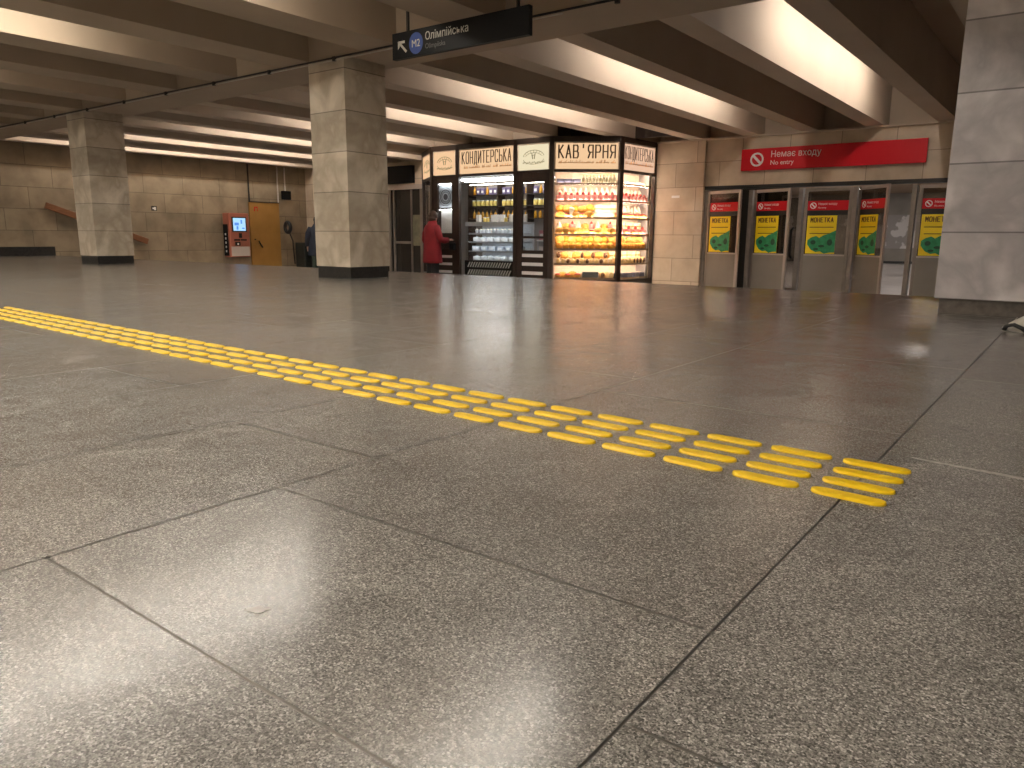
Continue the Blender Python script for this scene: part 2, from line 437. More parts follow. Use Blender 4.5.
# ------------------------------------------------------------------ pillars
def pillar(x0, label, m, mp, h=2.5625, ins=.012, pz=.14):
    o = empty('pillar', (x0+.32, BEAM0+.325, 0))
    MB().box(-.32,-.325,pz,.32,.325,h).shift(0,0,0).build('shaft', m, o)
    MB().box(-.32+ins,-.325+ins,0,.32-ins,.325-ins,pz).build('plinth', mp, o)
    tag(o, label, 'pillar', kind='thing'); return o
pillar(-7.775, 'square marble pillar in the middle of the row, under the hanging direction sign', M_['pillar'], M_['plinth'])
pillar(-14.36, 'square stone pillar farthest off, in front of the wall with the handrail', M_['pillar'], M_['plinth'])
pillar(-.85, 'big grey veined pillar cut off by the picture edge, beside the glass doors', M_['pillar_grey'], M_['plinth_brown'], ins=.03, pz=.105)

# pipe with brackets along the beam
o = empty('conduit_pipe', (-8,BEAM0,RIB))
MB().tube([(-12,-.012,-.012),(7.2,-.012,-.012)], .011, 8).build('pipe', M_['black'], o, True)
MB().tube([(-12,-.012,-.04),(3.9,-.012,-.04)], .006, 6).build('cable', M_['lamp_body'], o, True)
for k in range(14):
    MB().box(-11.8+k*1.25,-.03,-.05,-11.76+k*1.25,0,.0).build('bracket', M_['black'], o)
tag(o, 'thin dark pipe clipped along the edge of the ceiling beam above the pillars', 'pipe')

# ------------------------------------------------------------------ fluorescent tubes
def tube_lamp(lb, y0, y1, m, label, group, low=False):
    o = empty('fluorescent_lamp', (lb, (y0+y1)/2, RIB))
    h = (y1-y0)/2
    if low:      # hung in the bay, just above the lower edge of the ribs
        MB().box(-.32,-h,.165,-.24,h,.20).build('housing', M_['lamp_body'], o)
        for q in (-.8, 0, .8): MB().box(-.24,h*q-.015,.17,-.001,h*q+.015,.195).build('bracket', M_['lamp_body'], o)
        MB().tube([(-.28,-h+.03,.138),(-.28,h-.03,.138)], .022, 6).build('tube', m, o)
    else:        # under the roof slab
        MB().box(-.18,-h,SLAB-RIB-.05,-.08,h,SLAB-RIB-.001).build('housing', M_['lamp_body'], o)
        MB().tube([(-.13,-h+.03,SLAB-RIB-.08),(-.13,h-.03,SLAB-RIB-.08)], .022, 6).build('tube', m, o)
    tag(o, label, 'lamp', group)
FAR = {1:(9.0,13.9), 3:(9.0,13.6), 5:(9.0,13.0), 7:(9.2,12.6), 9:(9.4,12.8), 11:(9.0,14.8), 13:(8.4,14.8), 15:(7.6,14.6), -3:(9,14)}
for k, (a, c) in FAR.items():
    tube_lamp(RX-PITCH*k, a, c, M_['tube_far'], 'fluorescent tube hidden between the ceiling ribs beyond the pillars', 'tubes beyond the pillars')
NEAR = {0:(-3.0,4.25), 2:(-3.0,4.0), 4:(-3.0,3.5), 6:(-3.0,3.2), 8:(-3,3), -2:(-3.0,3.9)}  # the tubes farthest left are added out of view to brighten the left floor
for j, (a, c) in NEAR.items():
    tube_lamp(NX-NP*j, a, c, M_['tube_near'], 'added unseen fill tube between the ceiling ribs behind the viewer', 'tubes this side of the pillars', True)
for j in (-7,-5,-3,-1,1):  # unseen tubes added behind the viewer to light the pillar fronts
    tube_lamp(NX-NP*j, -5.8, -.6, M_['tube_near'], 'added unseen fill tube between the ceiling ribs behind the viewer', 'tubes this side of the pillars', True)

o = MB().box(-.09,-.012,0,.09,0,.05).build('wall_plate', M_['white']); o.location = (-7.28,15.43,1.375)
tag(o, 'small white plate on the stone wall between the café and the doors', 'wall plate')
o = MB().prism([(.017*math.cos(q*2*PI/14)*(1+.25*math.sin(q*2.3)), .009*math.sin(q*2*PI/14)*(1+.3*math.cos(q*1.7))) for q in range(14)], .0002, .0009).build('floor_stain', mottled('stain_pale',(.30,.29,.28),(.50,.49,.47),40,.6))
o.location = (-.863,.555,0); o.rotation_euler = (0,0,.6)
tag(o, 'small pale spot on the granite floor close to the viewer', 'floor mark')

# ------------------------------------------------------------------ tactile strip
def make_bar():
    n = 8; L, W, H = .146, .042, .0065
    def outline(s, z):
        pts = []
        for sg in (1, -1):
            for q in range(n+1):
                a = -PI/2 + PI*q/n
                e = L/2 - .026*1.0
                pts.append((sg*(e*s/s + .026*math.cos(a)) - (1-s)*sg*.004, sg*W/2*math.sin(a)*s, z))
        return pts
    b = MB(); b.rings([outline(1.0,0), outline(1.0,H*.35), outline(.82,H*.85), outline(.62,H)])
    o = b.build('tactile_bar', M_['yellow']); return o
bar0 = make_bar(); first = True
UX, UY = -1.0, .04
uvn = math.hypot(UX, UY)
rows = ['row nearest the viewer', 'second row from the viewer', 'third row from the viewer', 'row farthest from the viewer']
for blk in range(34):
    for r in range(4):
        o = bar0 if first else bar0.copy()
        if not first: C.objects.link(o)
        first = False
        s = .330 + .1707*blk
        y = 1.682 + .040*s + (r-1.5)*.0865
        o.location = (-s - .0*r, y, .0002)
        o.rotation_euler = (0,0,-.04+random.uniform(-.012,.012))
        tag(o, 'raised yellow tactile bar glued to the granite floor, in the %s' % rows[r], 'tactile bar', 'yellow tactile bars, ' + rows[r])

# paint scrape on the floor by the end of the strip
b = MB(); b.flat([(-.30,1.94),(-.25,1.975),(.25,1.925),(.3,1.86),(.0,1.905)], 0, .0008).xf(Matrix.Rotation(-PI/2,4,'X'))
b = MB(); b.prism([(-.295,1.965),(-.20,1.957),(.10,1.930),(.40,1.905),(.40,1.885),(.05,1.912),(-.25,1.950)], .0002, .0010)
tag(b.build('floor_scrape', mottled('scrape_white',(.17,.155,.14),(.34,.31,.285),60,.6)), 'pale scraped line on the floor beyond the end of the yellow strip', 'floor mark')

# ------------------------------------------------------------------ hanging direction sign
o = empty('direction_sign', (-4.705,5.40,2.157)); hw = .80
MB().box(-hw,-.05,0,hw,.0,.232).build('panel', M_['near_black'], o)
for x in (-.64,.65): MB().box(x-.011,-.011,.232,x+.011,.011,SLAB-2.157).build('hanger', M_['black'], o)
Fm = facing((0,-.05,0), 0)
b = MB()
b.flat([(-.725,.150),(-.725,.085),(-.703,.105),(-.703,.150)],-.05); b.flat([(-.725,.155),(-.725,.133),(-.635,.133),(-.635,.155)],-.05)
b.flat([(-.722,.140),(-.706,.156),(-.608,.062),(-.624,.046)],-.05); b.build('arrow', M_['sign_text'], o)
b = MB(); b.ring2d(-.490,.112,.088,.094,.0879,-.05,.002,n=32); disc = b.build('line_disc', M_['blue'], o)
text('M2', .092, M_['sign_text'], 'line_lettering', disc, facing((-.490,-.053,.080),0), .001, .95, 'CENTER')
text('Олімпійська', .096, M_['sign_text'], 'lettering', o, facing((-.375,-.0515,.122),0), .001, .92)
text('Olimpiiska', .062, M_['sign_dim'], 'small_lettering', o, facing((-.375,-.0515,.048),0), .001, .95)
tag(o, 'black hanging direction sign with white arrow and blue M2 disc', 'sign')

GL = {'К':(((0,0),(0,1)),((0,.45),(.9,1)),((.2,.55),(1,0))), 'О':(((.2,0),(0,.2),(0,.8),(.2,1),(.8,1),(1,.8),(1,.2),(.8,0),(.2,0)),), 'Н':(((0,0),(0,1)),((1,0),(1,1)),((0,.5),(1,.5))),
 'Д':(((0,-.14),(0,0),(1,0),(1,-.14)),((.15,0),(.35,1),(.85,1),(.85,0))), 'И':(((0,1),(0,0),(1,1),(1,0)),), 'Т':(((.5,0),(.5,1)),((0,1),(1,1))), 'Е':(((1,0),(0,0),(0,1),(1,1)),((0,.52),(.8,.52))),
 'Р':(((0,0),(0,1),(.8,1),(1,.85),(1,.6),(.8,.45),(0,.45)),), 'С':(((1,.8),(.8,1),(.2,1),(0,.8),(0,.2),(.2,0),(.8,0),(1,.2)),), 'Ь':(((0,1),(0,0),(.8,0),(1,.15),(1,.4),(.8,.52),(0,.52)),),
 'М':(((0,0),(0,1),(.5,.4),(1,1),(1,0)),), 'А':(((0,0),(.5,1),(1,0)),((.2,.32),(.8,.32))), 'В':(((0,.52),(0,1),(.75,1),(.92,.88),(.92,.64),(.75,.52),(0,.52),(0,0),(.82,0),(1,.13),(1,.4),(.82,.52)),), "'":(((.5,.8),(.5,1.05)),), 'Я':(((1,0),(1,1),(.2,1),(0,.85),(0,.6),(.2,.45),(1,.45)),((.4,.45),(0,0)))}
def word_mb(wd, xc, z0, width, hgt, t, y=0.0, fill=.62):
    """condensed upright capitals cut from flat strokes"""
    b = MB(); n = len(wd); cell = width/n; lw = cell*fill
    for q, ch in enumerate(wd):
        x0 = xc-width/2+cell*(q+.5)-lw/2
        for line in GL[ch]:
            P = [(x0+px*lw, z0+pz*hgt) for px,pz in line]
            for A,B in zip(P,P[1:]):
                dx,dz = B[0]-A[0],B[1]-A[1]; l = math.hypot(dx,dz); ux,uz = dx/l*t/2,dz/l*t/2; k = 1.0 if abs(dx) < abs(dz) else .7
                nx,nz = -dz/l*t/2*k, dx/l*t/2*k
                b.flat([(A[0]-ux*.6+nx,A[1]-uz*.6+nz),(A[0]-ux*.6-nx,A[1]-uz*.6-nz),(B[0]+ux*.6-nx,B[1]+uz*.6-nz),(B[0]+ux*.6+nx,B[1]+uz*.6+nz)],y,.0025)
    return b
def stroke_word(wd, parent, mtx, xc, z0, width, hgt, t, y):
    return word_mb(wd, xc, z0, width, hgt, t, y).build('lettering', M_['poster_ink'], parent)
def sign_word(wd, parent, mtx, width, z0, hgt):
    b = word_mb(wd, 0, z0, width, hgt, min(.034, width/len(wd)*.2)); b.xf(mtx); return kp(b,'lettering',M_['letters'],parent)

# ------------------------------------------------------------------ red no entry sign
def no_entry(parent, cx, cz, r, y, m):
    b = MB(); b.ring2d(cx,cz,r,r,r*.26,y,.002,n=28)
    q = r*.62; t = r*.13
    b.flat([(cx-q-t,cz+q-t),(cx-q+t,cz+q+t),(cx+q+t,cz-q+t),(cx+q-t,cz-q-t)], y, .002)
    return b.build('no_entry_mark', m, parent)
o = empty('no_entry_sign', (-4.18,15.40,1.90))
MB().box(-1.68,0,-.03,1.68,.03,.39).build('panel', M_['red'], o)
no_entry(o, -1.36, .18, .135, 0, M_['white'])
text('Немає входу', .170, M_['white'], 'lettering', o, facing((-1.09,-.002,.21),0), .001, .90)
text('No entry', .125, M_['white'], 'small_lettering', o, facing((-1.09,-.002,.065),0), .001, .98)
tag(o, 'long red no entry sign on the wall above the row of glass doors', 'sign')

# ------------------------------------------------------------------ row of glass doors
posts = [-6.62,-5.65,-4.65,-3.65,-2.65,-1.65,-.65,.40]
o = empty('door_frame', (-3.1,15.55,LOW))
b = MB()
for x in posts: MB().box(x-.04+3.1,-.05,0,x+.04+3.1,.07,2.14).build('post', M_['steel'], o)
MB().box(-3.55,-.05,2.165,3.55,.07,2.24).build('head_rail', M_['black'], o)
tag(o, 'grey metal frame that holds the row of glass doors', 'door frame')
LW, LH = .87, 2.12
def leaf(n, x, ang, label, both=False):
    o = empty('door_%d' % n, (x+.05,15.50,LOW+.012), -math.radians(ang))
    sw = .055
    fr = M_['alu_pale'] if ang else M_['steel']  # opened leaves take paler metal, painting in the light they catch
    b = MB(); b.box(0,-.022,0,sw,.022,LH); b.build('stile', M_['steel'], o)
    b = MB(); b.box(LW-sw,-.022,0,LW,.022,LH); b.build('stile', fr, o)
    MB().box(sw,-.022,LH-.06,LW-sw,.022,LH).build('top_rail', fr, o)
    MB().box(sw,-.018,0,LW-sw,.018,.83).build('lower_panel', M_['door_panel'], o)
    MB().box(sw,-.022,.83,LW-sw,.022,.86).build('middle_rail', M_['alu_pale'], o)
    MB().box(sw,-.004,.86,LW-sw,.004,LH-.06).build('pane', M_['glass_dark'], o)
    s = MB().box(sw+.005,-.007,1.70,LW-sw-.005,-.0045,1.88).build('no_entry_strip', M_['red'], o)
    no_entry(s, sw+.11, 1.79, .06, -.007, M_['white'])
    text('Немає входу', .062, M_['white'], 'lettering', s, facing((sw+.20,-.0085,1.80),0), .0008, .9)
    text('No entry', .045, M_['white'], 'small_lettering', s, facing((sw+.20,-.0085,1.735),0), .0008, .9)
    MB().box(sw+.005,-.007,1.61,LW-sw-.005,-.0045,1.695).build('dark_strip', M_['black'], o)
    P = MB().box(sw+.02,-.007,.87,sw+.57,-.0045,1.60).build('poster', M_['poster'], o)
    x0 = sw+.02
    stroke_word('МОНЕТКА', P, Matrix.Translation((0,0,0)), x0+.275, 1.475, .44, .082, .017, -.007)
    b = MB(); b.flat([(x0+.05,1.37),(x0+.50,1.37),(x0+.50,1.385),(x0+.05,1.385)],-.007,.001); b.flat([(x0+.06,1.25),(x0+.44,1.25),(x0+.44,1.265),(x0+.06,1.265)],-.007,.001)
    b.build('text_line', M_['poster_ink'], P)
    g = [(.03,.24),(.03,.36),(.10,.43),(.19,.47),(.25,.42),(.33,.49),(.42,.53),(.55,.62),(.55,.04),(.45,.03),(.36,.0),(.28,.06),(.20,.04),(.11,.10)]
    MB().flat([(x0+.55*px/.55,.872+py*.72) for px,py in g],-.007,.001).build('green_picture', M_['green'], P)
    b = MB()
    for (cx,cz,rx,rz) in ((.14,.30,.05,.06),(.30,.20,.06,.035),(.45,.30,.05,.09),(.2,.12,.05,.03)):
        b.ring2d(x0+cx,.872+cz*.72,rx,rz*.72,min(rx,rz*.72)*.98,-.008,.0008,n=14)
    b.build('picture_shade', M_['green_dark'], P)
    tag(o, label, 'door', 'row of glass doors', kind='structure'); return o
leaf(1, -6.60, 20, 'ajar glass door with yellow poster next to the stone wall by the café')
leaf(2, -5.61, 21, 'ajar glass door with yellow poster, second from the stone wall by the café')
leaf(3, -4.61, 0, 'shut glass door with yellow poster between two doors standing ajar')
leaf(4, -3.61, 45, 'widest open glass door with yellow poster, bright hall visible beside it')
leaf(5, -2.61, 0, 'shut glass door with yellow poster, half hidden by the grey pillar')
leaf(6, -1.61, 0, 'shut glass door with yellow poster, hidden behind the grey pillar')
# second row of frames inside the vestibule
o = empty('inner_partition', (-5.9,17.6,LOW))
MB().box(-.75,-.05,0,.32,.05,2.7).build('panel', M_['black'], o)
tag(o, 'dark partition standing behind the first glass door of the row', 'partition')
o = empty('door_8', (-5.55,17.2,LOW), -.5)
for x in (0,.8): MB().box(x,-.025,0,x+.05,.025,2.1).build('stile', M_['steel'], o)
MB().box(.05,-.025,2.04,.8,.025,2.1).build('top_rail', M_['steel'], o)
MB().box(.05,-.004,.1,.8,.004,2.04).build('pane', M_['glass_dark'], o)
MB().box(.05,-.025,0,.8,.025,.1).build('bottom_rail', M_['steel'], o)
MB().tube([(.42,-.03,.75),(.42,-.09,.8),(.42,-.09,1.35),(.42,-.03,1.4)], .03, 8).build('handle', M_['black'], o, True)
tag(o, 'inner glass door with a black pull handle seen through the second gap', 'door', kind='structure')

# entrance on the far side of the shop
o = empty('glass_entrance', (-15.4,15.5,LOW))
MB().box(-.95,-.10,2.45,.9,-.002,2.57).build('head_rail', M_['alu_pale'], o)
for x,wd in ((-.80,.09),(-.60,.06),(.10,.05),(.46,.10)):
    MB().box(x,-.07,0,x+wd,-.002,2.45).build('post', M_['steel'], o)
MB().box(-.92,-.03,0,.62,-.002,2.45).build('dark_pane', mat('dark_window',(.02,.018,.016),.12), o)
MB().box(-.54,-.05,.95,.10,-.03,1.02).build('cross_rail', M_['steel'], o)
MB().box(.16,-.045,.9,.44,-.032,1.75).build('notice', mottled('notice_olive',(.10,.10,.06),(.22,.2,.12),6,.5), o)
tag(o, 'dark glass entrance with pale metal posts between the middle pillar and the café', 'entrance')
o = MB().box(-16.3,15.38,1.98,-15.18,15.5,2.45).build('dark_sign_box', M_['near_black']); tag(o, 'unlit black sign box above the dark glass entrance', 'sign')

# ------------------------------------------------------------------ left wall: rail, machine, door, box, tag
o = empty('handrail', (-20,9.0,.35))
a = Vector((.09,-1.15,.83)); c = Vector((.09,1.25,-.02))
def rail_box(a, c, wd, ht):
    u = (c-a).normalized(); up = Vector((0,-u.z,u.y)); r = Vector((1,0,0))
    return [[p+r*sx*wd+up*sz*ht for sx,sz in ((-1,-1),(1,-1),(1,1),(-1,1))] for p in (a, c)]
MB().rings(rail_box(a,c,.035,.075)).build('rail', M_['handrail'], o, bev=.01)
for q in (.12,.5,.88):
    p = a.lerp(c,q); MB().tube([(0,p.y,p.z-.03),(.09,p.y,p.z-.03)], .015, 8).build('bracket', M_['black'], o)
tag(o, 'brown wooden handrail sloping down the stone wall behind the farthest pillar', 'handrail')
o = empty('wall_sticker', (-19.998,10.54,1.2)); MB().box(0,-.075,-.06,.006,.075,.06).build('plate', M_['black'], o)
b = MB(); b.box(.006,-.045,-.02,.008,.02,.02); b.box(.006,.0,-.045,.008,.05,.035); b.build('mark', M_['white'], o)
tag(o, 'small dark plate with a white mark on the stone wall', 'wall plate')

o = empty('ticket_machine', (-19.99,12.86,-.11)); Z = 1.25
b = MB(); b.box(0,-.33,0,.30,.33,Z); b.build('case', M_['machine'], o, bev=.02)
MB().box(.02,-.345,.04,.24,-.331,Z-.32).build('side_panel', M_['near_black'], o)
b = MB()
for k in range(5): b.box(.10,-.348,.14+k*.12,.16,-.3455,.20+k*.12)
b.build('side_lettering', M_['white'], o)
MB().box(.301,-.29,.03,.312,.30,.30).build('lower_panel', M_['machine_grey'], o)
MB().box(.301,-.27,.33,.308,.28,.66).build('keypad_panel', M_['machine'], o)
MB().box(.301,-.235,.72,.316,.235,1.14).build('bezel', M_['black'], o)
s = MB().box(.316,-.20,.75,.320,.20,1.11).build('screen', M_['screen'], o)
b = MB(); b.box(.320,-.16,.9,.322,-.02,.98); b.box(.320,-.1,.78,.322,-.04,.88); b.box(.320,.04,.95,.322,.09,1.06); b.box(.320,.08,.8,.322,.16,.84); b.build('screen_graphics', M_['screen_dark'], s)
b = MB(); b.box(.308,-.03,.55,.325,.06,.68); b.box(.308,-.19,.47,.322,.0,.51); b.box(.308,.03,.47,.322,.21,.51); b.box(.308,-.16,.33,.33,-.01,.43); b.build('slots', M_['black'], o)
MB().box(.33,-.11,.35,.333,-.06,.40).build('receipt', M_['white'], o)
tag(o, 'red wall-mounted ticket machine with a glowing blue screen', 'ticket machine')

o = empty('door_7', (-20,13.93,LOW))
MB().box(.001,-.52,0,.04,.52,2.12).build('leaf', M_['ochre'], o)
MB().box(.04,-.40,1.02,.075,-.37,1.05).build('lock', M_['black'], o)
MB().tube([(.04,-.25,1.0),(.07,-.22,.9),(.07,-.15,.8)], .018, 8).build('handle', M_['black'], o, True)
b = MB(); b.box(.04,-.36,1.86,.042,-.33,1.99); b.box(.04,-.32,1.96,.042,-.24,1.99); b.box(.04,-.26,1.86,.042,-.24,1.99); b.build('red_mark', M_['red'], o)
tag(o, 'ochre painted service door in the stone wall beside the ticket machine', 'door', kind='structure')
o = empty('cable_duct', (-19.99,13.45,1.5)); MB().box(0,-.03,0,.03,.0,1.06).build('duct', M_['black'], o); MB().box(0,.98,0,.03,1.01,1.06).build('duct', M_['lamp_body'], o)
MB().box(0,-.03,-.02,.05,1.01,.0).build('lintel_strip', M_['black'], o)
tag(o, 'thin cable ducts framing the wall above the ochre door', 'cable duct')
o = empty('junction_box', (-20,14.72,1.6)); MB().box(0,-.14,0,.12,.14,.26).build('box', M_['near_black'], o, bev=.01); MB().box(0,-.015,.26,.03,.015,.96).build('conduit', M_['lamp_body'], o)
tag(o, 'black junction box on a pale conduit next to the ochre door', 'junction box')

# cleaning cart with a looped hose on a stick, beside the wall
o = empty('cleaning_cart', (-19.25,14.85,LOW))
MB().prism([(-.2,-.25),(.25,-.25),(.28,.25),(-.2,.25)], .12, .95).build('tub', mottled('dark_plastic',(.006,.007,.006),(.014,.02,.016),5,.5), o, bev=.02)
for x,y in ((-.15,-.2),(.2,-.2),(.2,.2),(-.15,.2)): MB().tube([(x,y-.02,.06),(x,y+.02,.06)], .06, 12).build('wheel', M_['black'], o, True)
MB().tube([(-.22,-.27,.3),(-.24,-.3,1.0),(-.34,-.33,1.24)], .02, 8).build('stick', M_['black'], o, True)
b = MB(); pts = [(-.40+.13*math.sin(q*2*PI/20), -.34, 1.40+.15*math.cos(q*2*PI/20)) for q in range(21)]
b.tube(pts, .055, 8).build('looped_hose', M_['black'], o, True)
tag(o, 'dark cleaning cart with a looped black hose on a stick', 'cart')

# ------------------------------------------------------------------ people
def loft(path, n=18):
    """path: list of (x, y, z, rx, ry) rings lying flat"""
    b = MB()
    b.rings([[(x+rx*math.cos(2*PI*k/n), y+ry*math.sin(2*PI*k/n), z) for k in range(n)] for x,y,z,rx,ry in path])
    return b
def skin_body(pts, edges, radii, m, name, parent):
    me = bpy.data.meshes.new(name); me.from_pydata(pts, edges, []); 
    o = bpy.data.objects.new(name, me); C.objects.link(o)
    md = o.modifiers.new('skin', 'SKIN'); me.skin_vertices  # layer made by the modifier
    for v, r in zip(me.skin_vertices[0].data, radii): v.radius = r if isinstance(r, tuple) else (r, r)
    me.skin_vertices[0].data[0].use_root = True
    sb = o.modifiers.new('sub', 'SUBSURF'); sb.levels = 1; sb.render_levels = 1
    bpy.context.view_layer.update()
    nm = bpy.data.meshes.new_from_object(o.evaluated_get(bpy.context.evaluated_depsgraph_get()))
    bpy.data.objects.remove(o); nm.name = name
    nm.materials.clear(); nm.materials.append(m)
    for p in nm.polygons: p.use_smooth = True
    o = bpy.data.objects.new(name, nm); C.objects.link(o); o.parent = parent
    return o
skin = mat('skin', (.50,.30,.21), .55)
def person(loc, rz, coat, trousers, hair, label, hold=True):
    o = empty('person', loc, rz)          # faces +Y in its own frame
    pts = []; ed = []; rad = []
    def v(p, r, par=None):
        pts.append(p); rad.append(r)
        if par is not None: ed.append((par, len(pts)-1))
        return len(pts)-1
    pel = v((0,0,.92), (.15,.12))
    sp = v((0,.0,1.15), (.15,.12), pel); ch = v((0,0,1.34), (.15,.10), sp); nk = v((0,.02,1.47), .055, ch)
    hd = v((0,.05,1.56), (.078,.09), nk); v((0,.045,1.635), (.066,.078), hd)
    ns = v((0,.135,1.575), .014, hd)
    for s in (-1,1):
        hp = v((s*.10,0,.86), .095, pel); kn = v((s*.11,.01,.48), .062, hp); an = v((s*.12,-.02,.09), .042, kn); v((s*.13,.13,.04), (.045,.035), an)
        sh = v((s*.19,0,1.36), .048, ch)
        if s == 1 and hold:
            el = v((s*.28,.04,1.10), .046, sh); wr = v((s*.24,.28,1.08), .032, el); pm = v((s*.23,.36,1.09), (.022,.04), wr)
            tips = [((s*.20+.013*q,.44,1.07+.012*(q%2)), ) for q in range(4)]; th = (s*.17,.39,1.10)
        else:
            el = v((s*.29,-.03,1.10), .046, sh); wr = v((s*.29,.06,.86), .032, el); pm = v((s*.29,.08,.78), (.022,.04), wr)
            tips = [((s*.29,.05+.018*q,.69-.01*(q in (1,2))), ) for q in range(4)]; th = (s*.27,.14,.75)
        for t in tips: v(t[0], .0095, pm)
        v(th, .0105, pm)
    body = skin_body(pts, ed, rad, skin, 'body', o)
    # trousers and shoes
    for s in (-1,1):
        loft([(s*.12,-.01,.06,.075,.085),(s*.115,0,.3,.08,.09),(s*.11,.01,.5,.088,.095),(s*.10,0,.85,.115,.12)]).build('trouser_leg', trousers, o, True)
        b = MB(); b.rings([[(s*.125+.055*math.cos(2*PI*k/14), .06+.145*math.sin(2*PI*k/14), z) for k in range(14)] for z in (0,.035)]+[[(s*.125+.045*math.cos(2*PI*k/14), .03+.10*math.sin(2*PI*k/14), .09) for k in range(14)]])
        b.build('shoe', M_['black'], o, True)
    # coat with sleeves, a flared hem and a raised collar
    cb = loft([(0,0,.56,.30,.20),(0,0,.60,.305,.205),(0,0,.80,.285,.19),(0,0,1.0,.265,.175),(0,0,1.2,.262,.17),(0,-.01,1.36,.245,.15),(0,0,1.43,.15,.11),(0,.01,1.50,.10,.095),(0,.01,1.52,.085,.085)], 22)
    for s in (-1,1):
        if s == 1 and hold: pth = [(s*.19,0,1.38),(s*.27,.02,1.22),(s*.30,.05,1.09),(s*.27,.18,1.07),(s*.245,.27,1.08)]
        else: pth = [(s*.19,0,1.38),(s*.28,-.02,1.22),(s*.31,-.03,1.08),(s*.31,.03,.95),(s*.30,.06,.85)]
        cb.tube(pth, [.085,.088,.078,.070,.062], 12)
    ct = cb.build('coat', coat, o, True)
    b = MB(); b.box(-.306,-.206,.595,.306,.206,.603)
    b.bm.free()
    b = MB(); n = 16
    b.rings([[((.098-.02*(j==0))*math.cos(2*PI*k/n)*math.cos(min(1.5,.35*j)), .035+(.112)*math.sin(2*PI*k/n)*math.cos(min(1.5,.35*j)), 1.575+.165*math.sin(min(1.5,.35*j))) for k in range(n)] for j in range(5)])
    b.rings([[(.09*math.cos(2*PI*k/n), -.0+.085*math.sin(2*PI*k/n), z) for k in range(n)] for z in (1.50,1.60)])
    b.build('hair', hair, o, True)
    if hold:
        pass
    tag(o, label, 'person'); return o
red_coat = mottled('red_coat', (.16,.003,.007), (.22,.005,.010), 6, .8)
dark_t = mat('dark_trousers', (.010,.009,.010), .8)
hair_b = mottled('brown_hair', (.05,.025,.014), (.09,.045,.025), 20, .6)
PX, PY, RZ = -12.06, 12.85, -.35
person((PX,PY,LOW), RZ, red_coat, dark_t, hair_b, 'person in a red knee-length coat, seen from behind at the café counter')
b = MB(); b.box(-.10,-.04,-.10,.10,.05,.07); hb_ = b.build('dark_handbag', M_['near_black'], None, bev=.02)
b = MB(); b.tube([(-.07,0,.06),(-.05,0,.15),(.05,0,.15),(.07,0,.06)], .008, 6).build('strap', M_['black'], hb_, True)
q = Matrix.Rotation(RZ,3,'Z') @ Vector((.225,.40,0)); hb_.location = (PX+q.x, PY+q.y, LOW+.95); hb_.rotation_euler = (0,0,RZ)
tag(hb_, 'small black handbag held out by the person in the red coat', 'handbag')
person((-18.75,14.9,LOW-.0), 1.2, mottled('navy_jacket',(.008,.012,.022),(.015,.022,.04),6,.8), mottled('green_trousers',(.02,.035,.028),(.04,.06,.045),5,.8), mat('black_hair',(.01,.009,.01),.5),
       'person in a dark navy jacket standing half behind the middle pillar', hold=False)

# ------------------------------------------------------------------ the café kiosk
K = [Vector(p) for p in ((-13.5,14.1),(-12.45,13.3),(-11.65,13.3),(-10.0,13.3),(-9.07,13.3),(-7.90,14.1),(-7.80,15.42))]
KO = Vector((-10.2,14.3,LOW))
kio = empty('cafe_kiosk', KO)
tag(kio, 'lit café kiosk with dark wooden frame and glowing sign band', 'kiosk')
def kp(mb, name, m, parent=None, **kw):
    return mb.shift(-KO.x,-KO.y,-KO.z).build(name, m, parent or kio, **kw)
S0, S1, TOP = 1.90, 2.445, RIB-.012
def fdir(i): return (K[i+1]-K[i]).normalized()
def fin(i):  u = fdir(i); return Vector((-u.y,u.x))           # points into the shop
def fang(i): u = fdir(i); return math.atan2(u.y,u.x)
def fp(i, s, d=0.0): return K[i]+(K[i+1]-K[i])*s+fin(i)*d
for i, p in enumerate(K):
    if i in (0,6): wd = .04
    else: wd = .045
    a = fang(min(i,5)) if i in (0,) else (fang(i-1) if i == 6 else (fang(i-1)+fang(i))/2)
    b = MB(); b.box(-wd,-wd,LOW,wd,wd,TOP); b.xf(Matrix.Translation((p.x,p.y,0)) @ Matrix.Rotation(a,4,'Z')); kp(b,'corner_post',M_['wood'])
for i in range(6):
    A, B = K[i], K[i+1]
    b = MB(); b.bar(A,B,.09,LOW,-.36); kp(b,'base_board',M_['wood'])
    b = MB(); b.bar(A,B,.09,S1,TOP); kp(b,'top_rail',M_['wood'])
    b = MB(); b.bar(A,B,.07,S0-.05,S0); kp(b,'sign_rail',M_['wood'])
# roof and attic above the sign band
b = MB(); b.prism([(p.x,p.y) for p in K]+[(-13.5,15.42)], TOP, TOP+.012); kp(b,'roof',M_['wood'])
for i in (1,2,3,):
    b = MB(); b.bar(K[i],K[i+1],.05,S1,TOP,.0); 
    b.bm.free()
# dark infill between the ceiling ribs above the shop
for k in range(5,10):
    x1 = RX-PITCH*k; x0 = RX-PITCH*(k+1)+RW
    m = M_['wood'] if k in (5,6) else M_['rib']
    y = 13.42 if k > 6 else (13.9 if k == 6 else 14.6)
    b = MB(); b.box(x0+.002,y,RIB+.002,x1-.002,y+.06,SLAB-.002)
    o = b.build('rib_infill', m, ceil)

